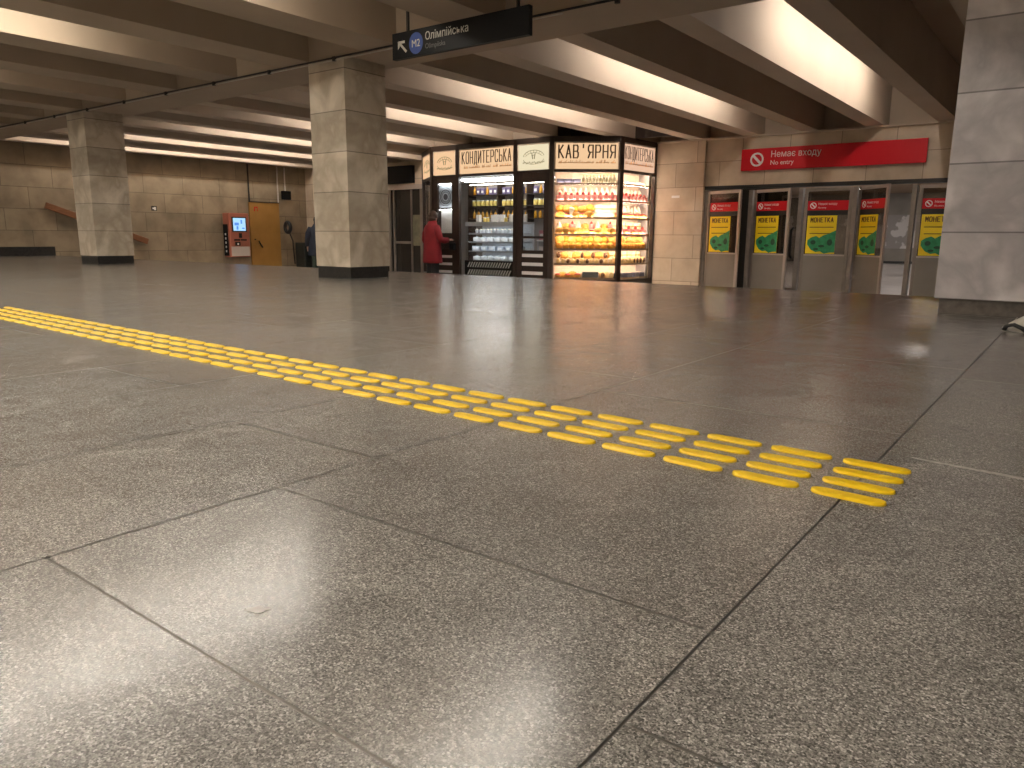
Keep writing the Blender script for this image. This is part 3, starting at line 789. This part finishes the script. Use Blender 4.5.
def emblem(parent, mtx, wdt, hgt, m):
    b = MB(); cz = hgt*.46
    b.ring2d(0,cz,wdt*.34,hgt*.30,.010,0,.003,.25,PI-.25,24)
    b.ring2d(0,cz,wdt*.27,hgt*.20,.008,0,.003,.35,PI-.35,20)
    b.ring2d(0,cz+hgt*.02,wdt*.34,hgt*.26,.008,0,.003,PI+.3,2*PI-.3,24)
    for q in range(9):
        a = PI*(q+1)/10
        p0 = (wdt*.27*math.cos(a), cz+hgt*.20*math.sin(a)); p1 = (wdt*.335*math.cos(a), cz+hgt*.29*math.sin(a))
        b.flat([(p0[0]-.004,p0[1]),(p0[0]+.004,p0[1]),(p1[0]+.004,p1[1]),(p1[0]-.004,p1[1])],0,.003)
    for sx in (-1,1):
        b.flat([(sx*.01,cz-.02),(sx*.03,cz-.02),(sx*.055,cz+.11),(sx*.04,cz+.11)],0,.003)
    b.flat([(-.05,cz+.04),(.05,cz+.06),(.05,cz+.07),(-.05,cz+.05)],0,.003)
    for q in range(14):
        x = -wdt*.32+q*wdt*.64/13
        z = cz-hgt*.17+.012*math.sin(q*2.1)
        b.flat([(x-.014,z-.012),(x+.006,z-.016),(x+.014,z+.012),(x-.004,z+.014)],0,.003)
    b.xf(mtx); kp(b,'emblem',m,parent)
def script_line(parent, mtx, x0, x1, z, hgt, m, seed):
    rnd = random.Random(seed); b = MB(); x = x0
    while x < x1:
        ww = .018+.03*rnd.random()
        if rnd.random() < .85:
            hh = hgt*(.4+.6*rnd.random()); sl = .015
            b.flat([(x,z),(x+.010,z),(x+.010+sl,z+hh),(x+sl,z+hh)],0,.003)
            b.flat([(x,z+hh*.3),(x+ww,z+hh*.15),(x+ww,z+hh*.15+.009),(x,z+hh*.3+.009)],0,.003)
        x += ww
    b.xf(mtx); kp(b,'small_lettering',m,parent)
words = {2:('КОНДИТЕРСЬКА','sign_lit'), 4:("КАВ'ЯРНЯ",'sign_lit'), 5:('КОНДИТЕРСЬКА','sign_lit_side'), 1:(None,'sign_lit'), 3:(None,'sign_lit_white'), 0:(None,'sign_lit')}
for i in range(6):
    A = fp(i,0)+fdir(i)*.05; B = fp(i,1)-fdir(i)*.05; ln = (B-A).length
    b = MB(); b.bar(A,B,.04,S0+.012,S1-.005,.0); pan = kp(b,'sign_panel',M_[words[i][1]])
    mid = (A+B)/2 - fin(i)*.021
    mt = facing((mid.x,mid.y,S0), fang(i))
    wd = words[i][0]
    b = MB(); z = S1-S0
    for (x0,z0,x1,z1) in ((-ln/2,.012,-ln/2+.018,z-.005),(ln/2-.018,.012,ln/2,z-.005),(-ln/2,z-.025,ln/2,z-.005)): b.box(x0,-.012,z0,x1,0,z1)
    b.xf(mt); kp(b,'sign_border',M_['cream'],pan)
    if wd:
        sign_word(wd, pan, mt, ln*.92, z*.42, z*.46)
        script_line(pan, mt, -ln*.44, ln*.44, z*.22, z*.13, M_['letters_orange'], i)
    elif i in (0,1,3):
        emblem(pan, mt, ln, z, M_['emblem'])

# glazing and doors
def panes(i, zs, s0=.055, s1=.055, solid=()):
    A = fp(i,0)+fdir(i)*s0; B = fp(i,1)-fdir(i)*s1
    b = MB(); b.bar(A,B,.012,zs[0],zs[1]); return kp(b,'pane',M_['glass'])
panes(2,(-.36,S0-.05)); panes(4,(-.36,S0-.05)); panes(5,(-.36,S0-.05)); panes(0,(-.36,S0-.05))
def shop_door(i, splits, slats):
    A = fp(i,0)+fdir(i)*.05; B = fp(i,1)-fdir(i)*.05; u = fdir(i); sw = .13
    for P in (A+u*sw/2, B-u*sw/2):
        b = MB(); b.bar(P-u*sw/2,P+u*sw/2,.06,-.36,S0-.05); kp(b,'door_stile',M_['wood'])
    for z0,z1 in splits:
        b = MB(); b.bar(A+u*sw,B-u*sw,.05,z0,z1); kp(b,'door_rail',M_['wood'])
    b = MB(); b.bar(A+u*sw,B-u*sw,.01,.2,1.68); kp(b,'pane',M_['glass'])
    b = MB(); b.bar(A+u*sw,B-u*sw,.02,-.36,.2); kp(b,'door_panel',M_['wood'])
    for z0,z1 in slats:
        b = MB(); b.bar(A+u*(sw+.01),B-u*(sw+.01),.02,z0,z1,-.015); kp(b,'pale_slat',M_['white_panel'])
shop_door(3, ((1.66,S0-.05),(1.09,1.13),(.49,.54),(.19,.24)), ((.095,.165),(-.09,-.02),(-.28,-.21)))
shop_door(1, ((1.72,S0-.05),(1.14,1.18),(.38,.44),(.19,.24)), ((.03,.09),(-.14,-.08),(-.32,-.26)))
# lace disc and paper in the first window
b = MB(); c0 = fp(1,.52,-.012)
for rr,wd_ in ((.21,.012),(.17,.02),(.115,.014),(.07,.069)): b.ring2d(0,0,rr,rr,wd_,0,.002,n=30)
for q in range(16):
    a = 2*PI*q/16; b.ring2d(.145*math.cos(a),.145*math.sin(a),.026,.026,.01,0,.002,n=10)
b.xf(facing((c0.x,c0.y,1.42),0)); kp(b,'lace_disc',mat('lace_dark',(.05,.05,.06),.6))
b = MB(); b.bar(fp(1,.1,.12),fp(1,.9,.12),.01,1.18,1.72); kp(b,'window_backing',mat('pale_blue_card',(.55,.60,.66),.6))
b = MB(); b.bar(fp(1,.2,.12),fp(1,.9,.12),.01,.60,1.14); kp(b,'white_card',M_['white_panel'])
# light strips at the window heads
b = MB(); b.bar(fp(2,.03,.05),fp(2,.97,.05),.03,1.765,1.80); kp(b,'light_strip',M_['led_cool'])
b = MB(); b.bar(fp(1,.2,.05),fp(1,.85,.05),.015,1.70,1.725); kp(b,'light_strip',M_['led_cool'])
b = MB(); b.bar(fp(1,.2,.05),fp(1,.85,.05),.015,1.125,1.14); kp(b,'light_strip',M_['led_cool'])  # extra strip added below the rail to brighten the white card
b = MB(); b.bar((-12.4,14.45),(-9.4,14.45),.12,1.83,1.86); kp(b,'ceiling_lamp',M_['led_cool'])
# inner shell
b = MB(); b.box(-13.45,15.36,LOW,-7.9,15.42,S0); kp(b,'rear_panel',mat('rear_panel_grey',(.34,.31,.30),.6))
b = MB(); b.box(-13.47,14.15,LOW,-13.42,15.36,S0); kp(b,'side_panel',M_['wood'])
b = MB(); b.prism([(p.x,p.y) for p in [Vector((-13.42,14.16)),Vector((-12.42,13.37)),Vector((-9.09,13.36)),Vector((-7.96,14.14)),Vector((-7.86,15.38)),Vector((-13.42,15.38))]], S0-.02, S0); kp(b,'inner_ceiling',M_['white_panel'])
b = MB(); b.prism([(p.x,p.y) for p in [Vector((-13.42,14.16)),Vector((-12.42,13.37)),Vector((-9.09,13.36)),Vector((-7.96,14.14)),Vector((-7.86,15.38)),Vector((-13.42,15.38))]], LOW, LOW+.02); kp(b,'inner_floor',M_['door_panel'])

# pastry shelving behind the two corner windows
def isect(p, u, q, v):
    det = u.x*-v.y + v.x*u.y
    t = ((q.x-p.x)*-v.y + v.x*(q.y-p.y))/det
    return p+u*t
D0, D1 = .05, .34
def corner(d): return isect(fp(4,0,d), fdir(4), fp(5,0,d), fdir(5))
n4, n5 = fin(4), fin(5)
sh = empty('pastry_shelves', (KO.x+2.2,KO.y,LOW)); SO = Vector((KO.x+2.2,KO.y,LOW))
tag(sh, 'bright pastry shelving filling the two corner windows of the café', 'shelving')
def sp_(mb, name, m, **kw): return mb.shift(-SO.x,-SO.y,-SO.z).build(name, m, sh, **kw)
cA, cB = corner(D0), corner(D1)
pA, pB = fp(4,.05,D0), fp(4,.05,D1)
qA, qB = fp(5,.96,D0), fp(5,.96,D1)
RISE = .11
SZ = [1.63,1.28,.93,.59,.28,-.03,-.33]
tup = lambda v: (v.x, v.y)
for zi, z in enumerate(SZ):
    for A,B,P,Q,nn in ((pA,cA,pB,cB,n4),(cA,qA,cB,qB,n5)):
        b = MB(); b.prism([tup(A),tup(B),tup(Q),tup(P)], z-.018, z)
        b.bar(A,B,.008,z-.03,z+.012); sp_(b,'shelf',M_['shelf'])
        ztop = SZ[zi-1]-.018 if zi else S0-.03
        for zz in [(ztop-.011, ztop-.001)]+([(z+.001, z+.009)] if z > .5 else []):
            b = MB(); b.bar(A.lerp(B,.04)+nn*.014,A.lerp(B,.96)+nn*.014,.014,*zz); sp_(b,'light_strip',M_['goods_fill_warm'])  # unseen strips added behind the shelf lips to brighten the goods
        if zi:
            b = MB(); a0 = A.lerp(P,.52); b0 = B.lerp(Q,.52); b.prism([tup(a0),tup(b0),tup(Q),tup(P)], z, z+RISE); sp_(b,'riser',M_['cream'])
for A,B in ((pB,cB),(cB,qB)):
    b = MB(); b.bar(A,B,.02,-.36,S0-.03,.012); sp_(b,'back_panel',M_['cream'])
b = MB(); b.bar(pA,pB,.02,-.36,S0-.03,.0); sp_(b,'side_panel',M_['cream'])

# goods: one of each kind, then copies
def pm(name, c0, c1, sc=30, rough=.55): return mottled(name, c0, c1, sc, rough)
PM = dict(meringue=pm('meringue_white',(.80,.70,.55),(.92,.84,.70)), pink=pm('pink_icing',(.62,.16,.17),(.80,.34,.30)), cake=pm('cake_cream',(.86,.66,.42),(.92,.78,.56)),
          gold=pm('golden_crust',(.62,.27,.045),(.86,.48,.10)), orange=pm('orange_crust',(.70,.27,.02),(.88,.42,.05)), brown=pm('chocolate',(.08,.03,.012),(.17,.07,.03)),
          roll=pm('pale_roll',(.80,.52,.20),(.90,.66,.32)), berry=pm('berry_red',(.40,.03,.03),(.60,.08,.06)), box=pm('dark_box',(.05,.05,.08),(.10,.10,.16)), grey=pm('grey_roll',(.34,.31,.24),(.46,.42,.32)),
          glass=mat('jar_glass',(.45,.36,.22),.15), olive=mat('olive_bottle',(.10,.09,.05),.2), cream=pm('cream_box',(.84,.70,.48),(.90,.78,.56)), slate=mat('slate_card',(.05,.055,.06),.5))
def swirl():
    b = MB(); prof = [(.044,0),(.056,.012),(.052,.035),(.040,.042),(.043,.055),(.036,.075),(.024,.082),(.026,.095),(.012,.118),(.003,.13)]
    return b.lathe(prof, 14).build('meringue', PM['meringue'], None, True)
def croissant():
    b = MB(); n = 13; pts = []; rad = []
    for q in range(n):
        t = q/(n-1); a = PI*.12+PI*.76*t
        pts.append((.075*math.cos(a), .06*math.sin(a)-.03, .03)); rad.append(max(.008,.036*math.sin(PI*t)**.7*(1+.14*(q%2))))
    return b.tube(pts, rad, 10).build('croissant', PM['gold'], None, True)
def bun(): return MB().ball((0,0,.034),.058,.05,.036,14,8,.06,2).build('bun', PM['orange'], None, True)
def log(): 
    b = MB().tube([(0,-.055,.032),(0,-.05,.032),(0,.05,.032),(0,.055,.032)], [.02,.034,.034,.02], 12)
    o = b.build('cream_roll', PM['roll'], None, True)
    MB().tube([(0,-.062,.032),(0,-.052,.032)], [.012,.03], 10).build('filling', PM['brown'], o, True); return o
def cake():
    o = MB().lathe([(.052,0),(.056,.006),(.056,.05),(.05,.056),(.02,.058)], 16).build('iced_cake', PM['pink'], None, True)
    MB().lathe([(.02,.058),(.024,.068),(.012,.085),(.003,.09)], 10).build('topping', PM['berry'], o, True); return o
def cream_cake():
    o = MB().box(-.05,-.04,0,.05,.04,.10).build('boxed_cake', PM['cream'], None, bev=.006)
    MB().box(-.051,-.041,.04,.051,.041,.055).build('ribbon', PM['gold'], o); return o
def tart():
    o = MB().lathe([(.035,0),(.055,.028),(.057,.032),(.05,.03)], 16).build('tart', PM['gold'], None, True)
    MB().ball((0,0,.034),.046,.046,.016,12,6).build('fruit_filling', PM['berry'], o, True); return o
def bottle():
    o = MB().lathe([(.03,0),(.033,.005),(.033,.10),(.022,.125),(.011,.14),(.011,.165),(.013,.166)], 12).build('bottle', PM['olive'], None, True)
    MB().lathe([(.014,.166),(.014,.185),(.010,.187)], 10).build('cap', PM['gold'], o, True); return o
def jar(m, cap, name='jar'):
    o = MB().lathe([(.034,0),(.04,.006),(.04,.085),(.032,.097)], 12).build(name, m, None, True)
    MB().lathe([(.035,.097),(.035,.112),(.03,.114)], 12).build('lid', cap, o, True); return o
def darkbox(): return MB().box(-.075,-.05,0,.075,.05,.085).build('chocolate_box', PM['box'], None, bev=.005)
def roll_grey(): return MB().tube([(-.10,0,.035),(-.09,0,.035),(.09,0,.035),(.10,0,.035)], [.025,.036,.036,.025], 12).build('wrapped_roll', PM['grey'], None, True)
protos = {}
used = {}
def put(kind, make, x, y, z, rz, label, cat, group, sc=1.0):
    if kind not in protos:
        protos[kind] = make(); o = protos[kind]
    else:
        o = copy_tree(protos[kind])
    o.location = (x,y,z); o.rotation_euler = (0,0,rz); o.scale = (sc, sc, sc*(TALL if kind in HEAPED else 1)); tag(o, label, cat, group); return o
TALL = 1.4; HEAPED = ('croissant','bun','cream_roll','iced_cake','tart')
def row(i, A, B, z, kinds, n, depth, label, group, s0=.04, s1=.96, jit=.006, sc=(.95,1.1), extra=0.0):
    """a row of goods along the shelf from A to B, kinds cycled or drawn"""
    nn = fin(i)
    rnd = random.Random(int(z*1000)+i*77+n)
    for q in range(n):
        s = s0+(s1-s0)*(q+.5)/n
        p = A.lerp(B,s)+nn*(depth+rnd.uniform(-jit,jit))
        kd, mk, cat = kinds[q % len(kinds)] if not extra else rnd.choice(kinds)
        put(kd, mk, p.x, p.y, z, fang(i)+rnd.uniform(-.25,.25)+ (PI if rnd.random()<.5 else 0), label % cat if '%s' in label else label, cat, group, rnd.uniform(*sc))
kM=('meringue',swirl,'meringue'); kC=('croissant',croissant,'croissant'); kB=('bun',bun,'bun'); kL=('cream_roll',log,'cream roll'); kK=('iced_cake',cake,'cake'); kX=('boxed_cake',cream_cake,'boxed cake'); kT=('tart',tart,'tart')
kO=('bottle',bottle,'bottle'); kD=('chocolate_box',darkbox,'box'); kG=('wrapped_roll',roll_grey,'roll')
A4, B4 = pA, cA; A5, B5 = cA, qA
W4 = 'in the broad café window'; W5 = 'in the narrow side café window'
def R4(r, kinds, n, back, what, s0=.03, s1=.95, sc=(1.35,1.5), extra=0.): row(4,A4,B4,SZ[r]+(RISE if back else 0),kinds,n,.215 if back else .085,what+' '+W4,what+' '+W4,s0,s1,.006,sc,extra)
def R5(r, kinds, n, back, what, s0=.05, s1=.95, sc=(1.35,1.5), extra=0.): row(5,A5,B5,SZ[r]+(RISE if back else 0),kinds,n,.215 if back else .085,what+' '+W5,what+' '+W5,s0,s1,.006,sc,extra)
R4(0,[kD],3,0,'dark flat box on the top shelf',.03,.40,(1.0,1.1))
R4(0,[kO],10,0,'dark bottle on the top shelf',.42,.95,(.9,1.0))
R4(1,[kK],10,0,'pink iced cake on the second shelf')
R4(1,[kM],11,1,'white meringue on the second shelf',sc=(1.15,1.3))
R4(2,[kX],3,1,'large cream boxed cake on the third shelf',.64,.97,(1.5,1.6))
R4(2,[kC,kT],5,0,'golden %s on the third shelf',.03,.60)
R4(2,[kB,kC],5,1,'golden %s on the riser of the third shelf',.03,.62,(1.5,1.8))
R4(3,[kC,kB,kT],9,0,'golden %s on the fourth shelf, front row,',extra=1.)
R4(3,[kM,kC,kK],9,1,'%s on the fourth shelf, rear row,',sc=(1.15,1.3))
R4(4,[kB],9,0,'orange crusted bun on the fifth shelf, front row,')
R4(4,[kC,kB],9,1,'golden %s on the fifth shelf, rear row,',sc=(1.6,1.8))
R4(5,[kL],12,0,'pale cream roll on the sixth shelf, front row,',sc=(1.2,1.3))
R4(5,[kL,kC],10,1,'%s on the sixth shelf, rear row,',sc=(1.5,1.6))
R4(6,[kT,kC],5,0,'golden %s on the lowest shelf',.03,.42)
R4(6,[kL],3,0,'pale cream roll on the lowest shelf',.74,.97)
R5(0,[kG],5,0,'grey wrapped roll on the top shelf',sc=(1.,1.1))
R5(1,[kK],8,0,'pink iced cake on the second shelf')
R5(1,[kM],8,1,'white meringue on the second shelf',sc=(1.15,1.3))
R5(2,[kT],8,0,'fruit tart on the third shelf')
R5(2,[kM],8,1,'white meringue on the third shelf',sc=(1.15,1.3))
R5(3,[kT,kK],8,0,'small red %s on the fourth shelf')
R5(3,[kX],7,1,'cream boxed cake on the fourth shelf')
R5(4,[kB],8,0,'orange crusted bun on the fifth shelf')
R5(4,[kC],8,1,'golden croissant on the fifth shelf',sc=(1.6,1.8))
R5(5,[kL],8,0,'pale cream roll on the sixth shelf')
R5(5,[kX],6,1,'cream boxed cake on the sixth shelf')
R5(6,[kD],5,0,'dark flat box on the lowest shelf',sc=(1.1,1.2))
# white chef figure-shaped jar and two dark cards among the pastries
p = fp(4,.30,D0+.07)
o = MB().lathe([(.04,0),(.055,.01),(.055,.10),(.04,.115),(.05,.13),(.062,.165),(.055,.20),(.03,.215)],16).build('white_jar',PM['meringue'],None,True); o.location=(p.x,p.y,SZ[2])
tag(o,'tall white round-topped jar on the third shelf of the broad corner window','jar')
p = fp(4,.56,D0+.1); b = MB().box(-.08,-.03,0,.08,.03,.14); o = b.build('dark_tin',PM['slate'],None,bev=.005); o.location=(p.x,p.y,SZ[2]); o.rotation_euler=(0,0,fang(4))
tag(o,'dark grey tin in the middle of the third shelf of the broad corner window','tin')
p = fp(4,.60,D0+.1); b = MB().box(-.17,-.05,0,.17,.05,.13); o = b.build('slate_box',PM['slate'],None,bev=.005); o.location=(p.x,p.y,SZ[6]); o.rotation_euler=(0,0,fang(4))
tag(o,'wide slate-grey box among the pastries on the lowest shelf','box')

# glass display fridge behind the wide window
FO = Vector((-10.83,13.78,LOW)); fr = empty('display_fridge', FO)
tag(fr,'glass-fronted display fridge full of white cakes behind the wide café window','fridge')
hw = .74
MB().box(-hw,-.36,.02,hw,.34,.62).build('base', M_['near_black'], fr)
b = MB()
for q in range(17):
    x = -.66+q*.074
    for z0 in (.30,.47): b.flat([(x,z0),(x+.032,z0),(x+.10,z0+.12),(x+.068,z0+.12)],-.36,.01)
b.build('striped_grille', M_['grille'], fr)
MB().box(-hw,.28,.62,hw,.34,1.45).build('back', mat('fridge_inner',(.70,.74,.82),.4), fr)
for x in (-hw,hw-.02): MB().box(x,-.33,.62,x+.02,.28,1.45).build('side_glass', M_['glass'], fr)
MB().box(-hw,-.34,1.45,hw,.34,1.49).box(-hw,-.34,1.40,hw,-.325,1.45).build('top', M_['fridge'], fr)
b = MB(); b.rings([[(-hw+.02,-.34,.63),(hw-.02,-.34,.63),(hw-.02,-.335,.63),(-hw+.02,-.335,.63)],[(-hw+.02,-.325,1.40),(hw-.02,-.325,1.40),(hw-.02,-.32,1.40),(-hw+.02,-.32,1.40)]]); b.build('front_glass', M_['glass'], fr)
FZ = [.62,.84,1.05,1.24]
for z in FZ[1:]: MB().box(-hw+.02,-.24,z-.012,hw-.02,.28,z).box(-hw+.02,-.245,z-.03,hw-.02,-.24,z+.004).build('shelf', M_['fridge'], fr)
fl = emit_mat('fridge_led',(.85,.92,1),14)
MB().box(-hw+.03,-.30,1.435,hw-.03,-.26,1.449).build('light_strip', fl, fr)
for z in FZ[1:]: MB().box(-hw+.03,-.23,z-.024,hw-.03,-.21,z-.013).build('light_strip', fl, fr)
PM['frost']=pm('white_icing',(.66,.66,.70),(.82,.82,.84)); PM['blueice']=pm('bluish_icing',(.42,.47,.56),(.6,.64,.72))
def wcake():
    o = MB().lathe([(.085,0),(.09,.008),(.09,.085),(.08,.095),(.03,.098)], 20).build('white_cake', PM['frost'], None, True)
    MB().ball((0,0,.105),.03,.03,.018,10,6).build('topping', PM['blueice'], o, True); return o
def wbox():
    o = MB().box(-.09,-.08,0,.09,.08,.11).build('dessert_box', PM['blueice'], None, bev=.008)
    MB().box(-.06,-.082,.03,.06,-.0805,.08).build('paper_label', PM['frost'], o); return o
def wcup(): 
    o = MB().lathe([(.028,0),(.038,.07),(.040,.072)], 14).build('dessert_cup', PM['frost'], None, True)
    MB().lathe([(.036,.072),(.028,.092),(.006,.105)], 12).build('whipped_top', PM['meringue'], o, True); return o
names = ['bottom', 'second', 'third', 'top']
for zi, z in enumerate(FZ):
    kind = [('white_cake',wcake,'cake',7),('dessert_box',wbox,'box',6),('white_cake',wcake,'cake',7),('dessert_cup',wcup,'dessert cup',13)][zi]
    for q in range(kind[3]):
        x = -hw+.12+(2*hw-.24)*q/(kind[3]-1)
        desc = {'cake':'round white iced cake','box':'pale blue dessert box','dessert cup':'white dessert cup'}[kind[2]]
        put(kind[0], kind[1], FO.x+x, FO.y-.06+.02*(q%2), LOW+z, random.uniform(-.3,.3), '%s on the %s shelf of the display fridge' % (desc, names[zi]), kind[2], 'goods on the %s shelf of the fridge' % names[zi], 1.0)
# counter goods on the fridge and tall shelf behind it
rk = empty('bottle_rack', (-11.6,15.2,LOW)); tag(rk,'wooden wall rack of jars and bottles behind the display fridge','rack')
for z in (1.62,1.92,2.20): MB().box(-1.25,-.16,z-.02,1.45,.14,z).build('shelf', M_['wood'], rk)
for x in (-1.25,-.3,.6,1.43): MB().box(x,-.16,0,x+.02,.14,2.5).build('upright', M_['wood'], rk)
MB().box(-1.2,-.14,2.44,1.4,-.12,2.46).build('light_strip', emit_mat('rack_led',(1,.9,.8),16), rk)
PM['amber']=mat('amber_syrup',(.55,.27,.03),.2); PM['yel']=pm('yellow_label',(.72,.50,.10),(.85,.66,.2)); PM['violet']=pm('violet_box',(.10,.08,.17),(.2,.16,.3)); PM['wht']=pm('white_pack',(.7,.66,.64),(.85,.82,.8)); PM['rose']=pm('rose_pack',(.45,.14,.18),(.6,.26,.3))
def mkbottle(m, nm):
    def f():
        o = MB().lathe([(.036,0),(.04,.006),(.04,.12),(.028,.15),(.014,.165),(.014,.20)], 12).build(nm, m, None, True)
        MB().lathe([(.016,.20),(.016,.222),(.012,.224)], 10).build('cap', M_['black'], o, True); return o
    return f
def mkbox(m, nm):
    def f():
        o = MB().box(-.055,-.04,0,.055,.04,.17).build(nm, m, None, bev=.006)
        MB().box(-.035,-.042,.05,.035,-.0405,.11).build('paper_label', PM['wht'], o); return o
    return f
for q in range(20):
    x = -12.75+q*.138
    if min(abs(x-(-11.6+u+.01)) for u in (-1.25,-.3,.6,1.43)) < .075: continue
    put('violet_box' if q%3 else 'amber_bottle', mkbox(PM['violet'],'violet_box') if q%3 else mkbottle(PM['amber'],'amber_bottle'), x, 15.2, LOW+2.20, 0, ('violet box' if q%3 else 'amber bottle')+' on the top shelf of the rack behind the fridge', 'box' if q%3 else 'bottle', 'goods on the top rack shelf')
    put('yellow_jar', lambda: jar(PM['yel'],M_['white'],'yellow_jar'), x, 15.18, LOW+1.92, 0, 'yellow jar with white lid on the middle shelf of the rack behind the fridge', 'jar', 'jars on the middle rack shelf', 1.35)
    put('amber_bottle', mkbottle(PM['amber'],'amber_bottle'), x, 15.18, LOW+1.62, 0, 'amber bottle on the lowest shelf of the rack behind the fridge', 'bottle', 'bottles on the lowest rack shelf')
for q in range(11):
    x = FO.x-hw+.09+q*.132
    k = ('white_pack','rose_pack','yellow_jar','amber_bottle')[(q*q+q)%4 if q%5 else 0]
    mk = {'white_pack':mkbox(PM['wht'],'white_pack'),'rose_pack':mkbox(PM['rose'],'rose_pack'),'yellow_jar':lambda: jar(PM['yel'],M_['white'],'yellow_jar'),'amber_bottle':mkbottle(PM['amber'],'amber_bottle')}[k]
    ct = {'white_pack':'pack','rose_pack':'pack','yellow_jar':'jar','amber_bottle':'bottle'}[k]
    put(k, mk, x, FO.y+.05+.05*(q%2), LOW+1.49, .2*(q%3)-.2, '%s standing on top of the display fridge' % k.replace('_',' '), ct, 'goods on top of the fridge')

ct = empty('side_counter', (-9.75,14.45,LOW)); tag(ct,'white counter with packs seen through the café door panes','counter')
MB().box(-.33,-.2,0,.40,.2,.74).build('cabinet', M_['white_panel'], ct, bev=.01)
MB().box(-.35,-.22,1.07,.42,.22,1.10).build('worktop', M_['white_panel'], ct)
for x in (-.34,.40): MB().box(x,-.2,.74,x+.02,.2,1.07).build('bracket', M_['fridge'], ct)
for zz,nm in ((.74,'lower shelf'),(1.10,'worktop')):
    for q in range(5):
        k = ('white_pack','rose_pack','white_pack','amber_bottle','white_pack')[(q+int(zz*10))%5]
        mk = {'white_pack':mkbox(PM['wht'],'white_pack'),'rose_pack':mkbox(PM['rose'],'rose_pack'),'amber_bottle':mkbottle(PM['amber'],'amber_bottle')}[k]
        put(k, mk, -9.75-.26+q*.145, 14.34+.06*(q%2), LOW+zz, .1*q, '%s on the %s of the counter behind the café door' % (k.replace('_',' '), nm), 'bottle' if 'bottle' in k else 'pack', 'goods on the %s of the café counter' % nm, 1.25)

# ------------------------------------------------------------------ pale cloth bag at the foot of the grey pillar
b = MB(); n = 20; rows_ = []
prof = [(1.0,0.0),(1.03,.012),(.86,.05),(.66,.095),(.44,.14),(.22,.175),(.05,.185)]
for j,(s,z) in enumerate(prof):
    rows_.append([((.235*s+.020*math.sin(5*2*PI*k/n+j)*s)*math.cos(2*PI*k/n), (.14*s+.010*math.cos(4*2*PI*k/n+2*j)*s)*math.sin(2*PI*k/n), z+.016*math.sin(4*2*PI*k/n+1.3*j)*(j>0)) for k in range(n)])
bag = b.rings(rows_).build('cloth_bag', mottled('grey_cloth',(.45,.42,.38),(.60,.57,.52),9,.85,bump=.3), None, True)
bag.location = (-.115,5.28,0); bag.scale = (1,1,.85); bag.rotation_euler=(0,0,.1)
b = MB(); b.tube([(-.235,-.10,.012),(-.225,-.11,.04),(-.19,-.125,.05),(-.15,-.14,.03),(-.13,-.145,.010)],.014,8).build('dark_arch', M_['black'], bag, True)  # small black arch at the lower edge of the bag
tag(bag,'pale crumpled cloth bag on the floor at the foot of the grey pillar','bag')
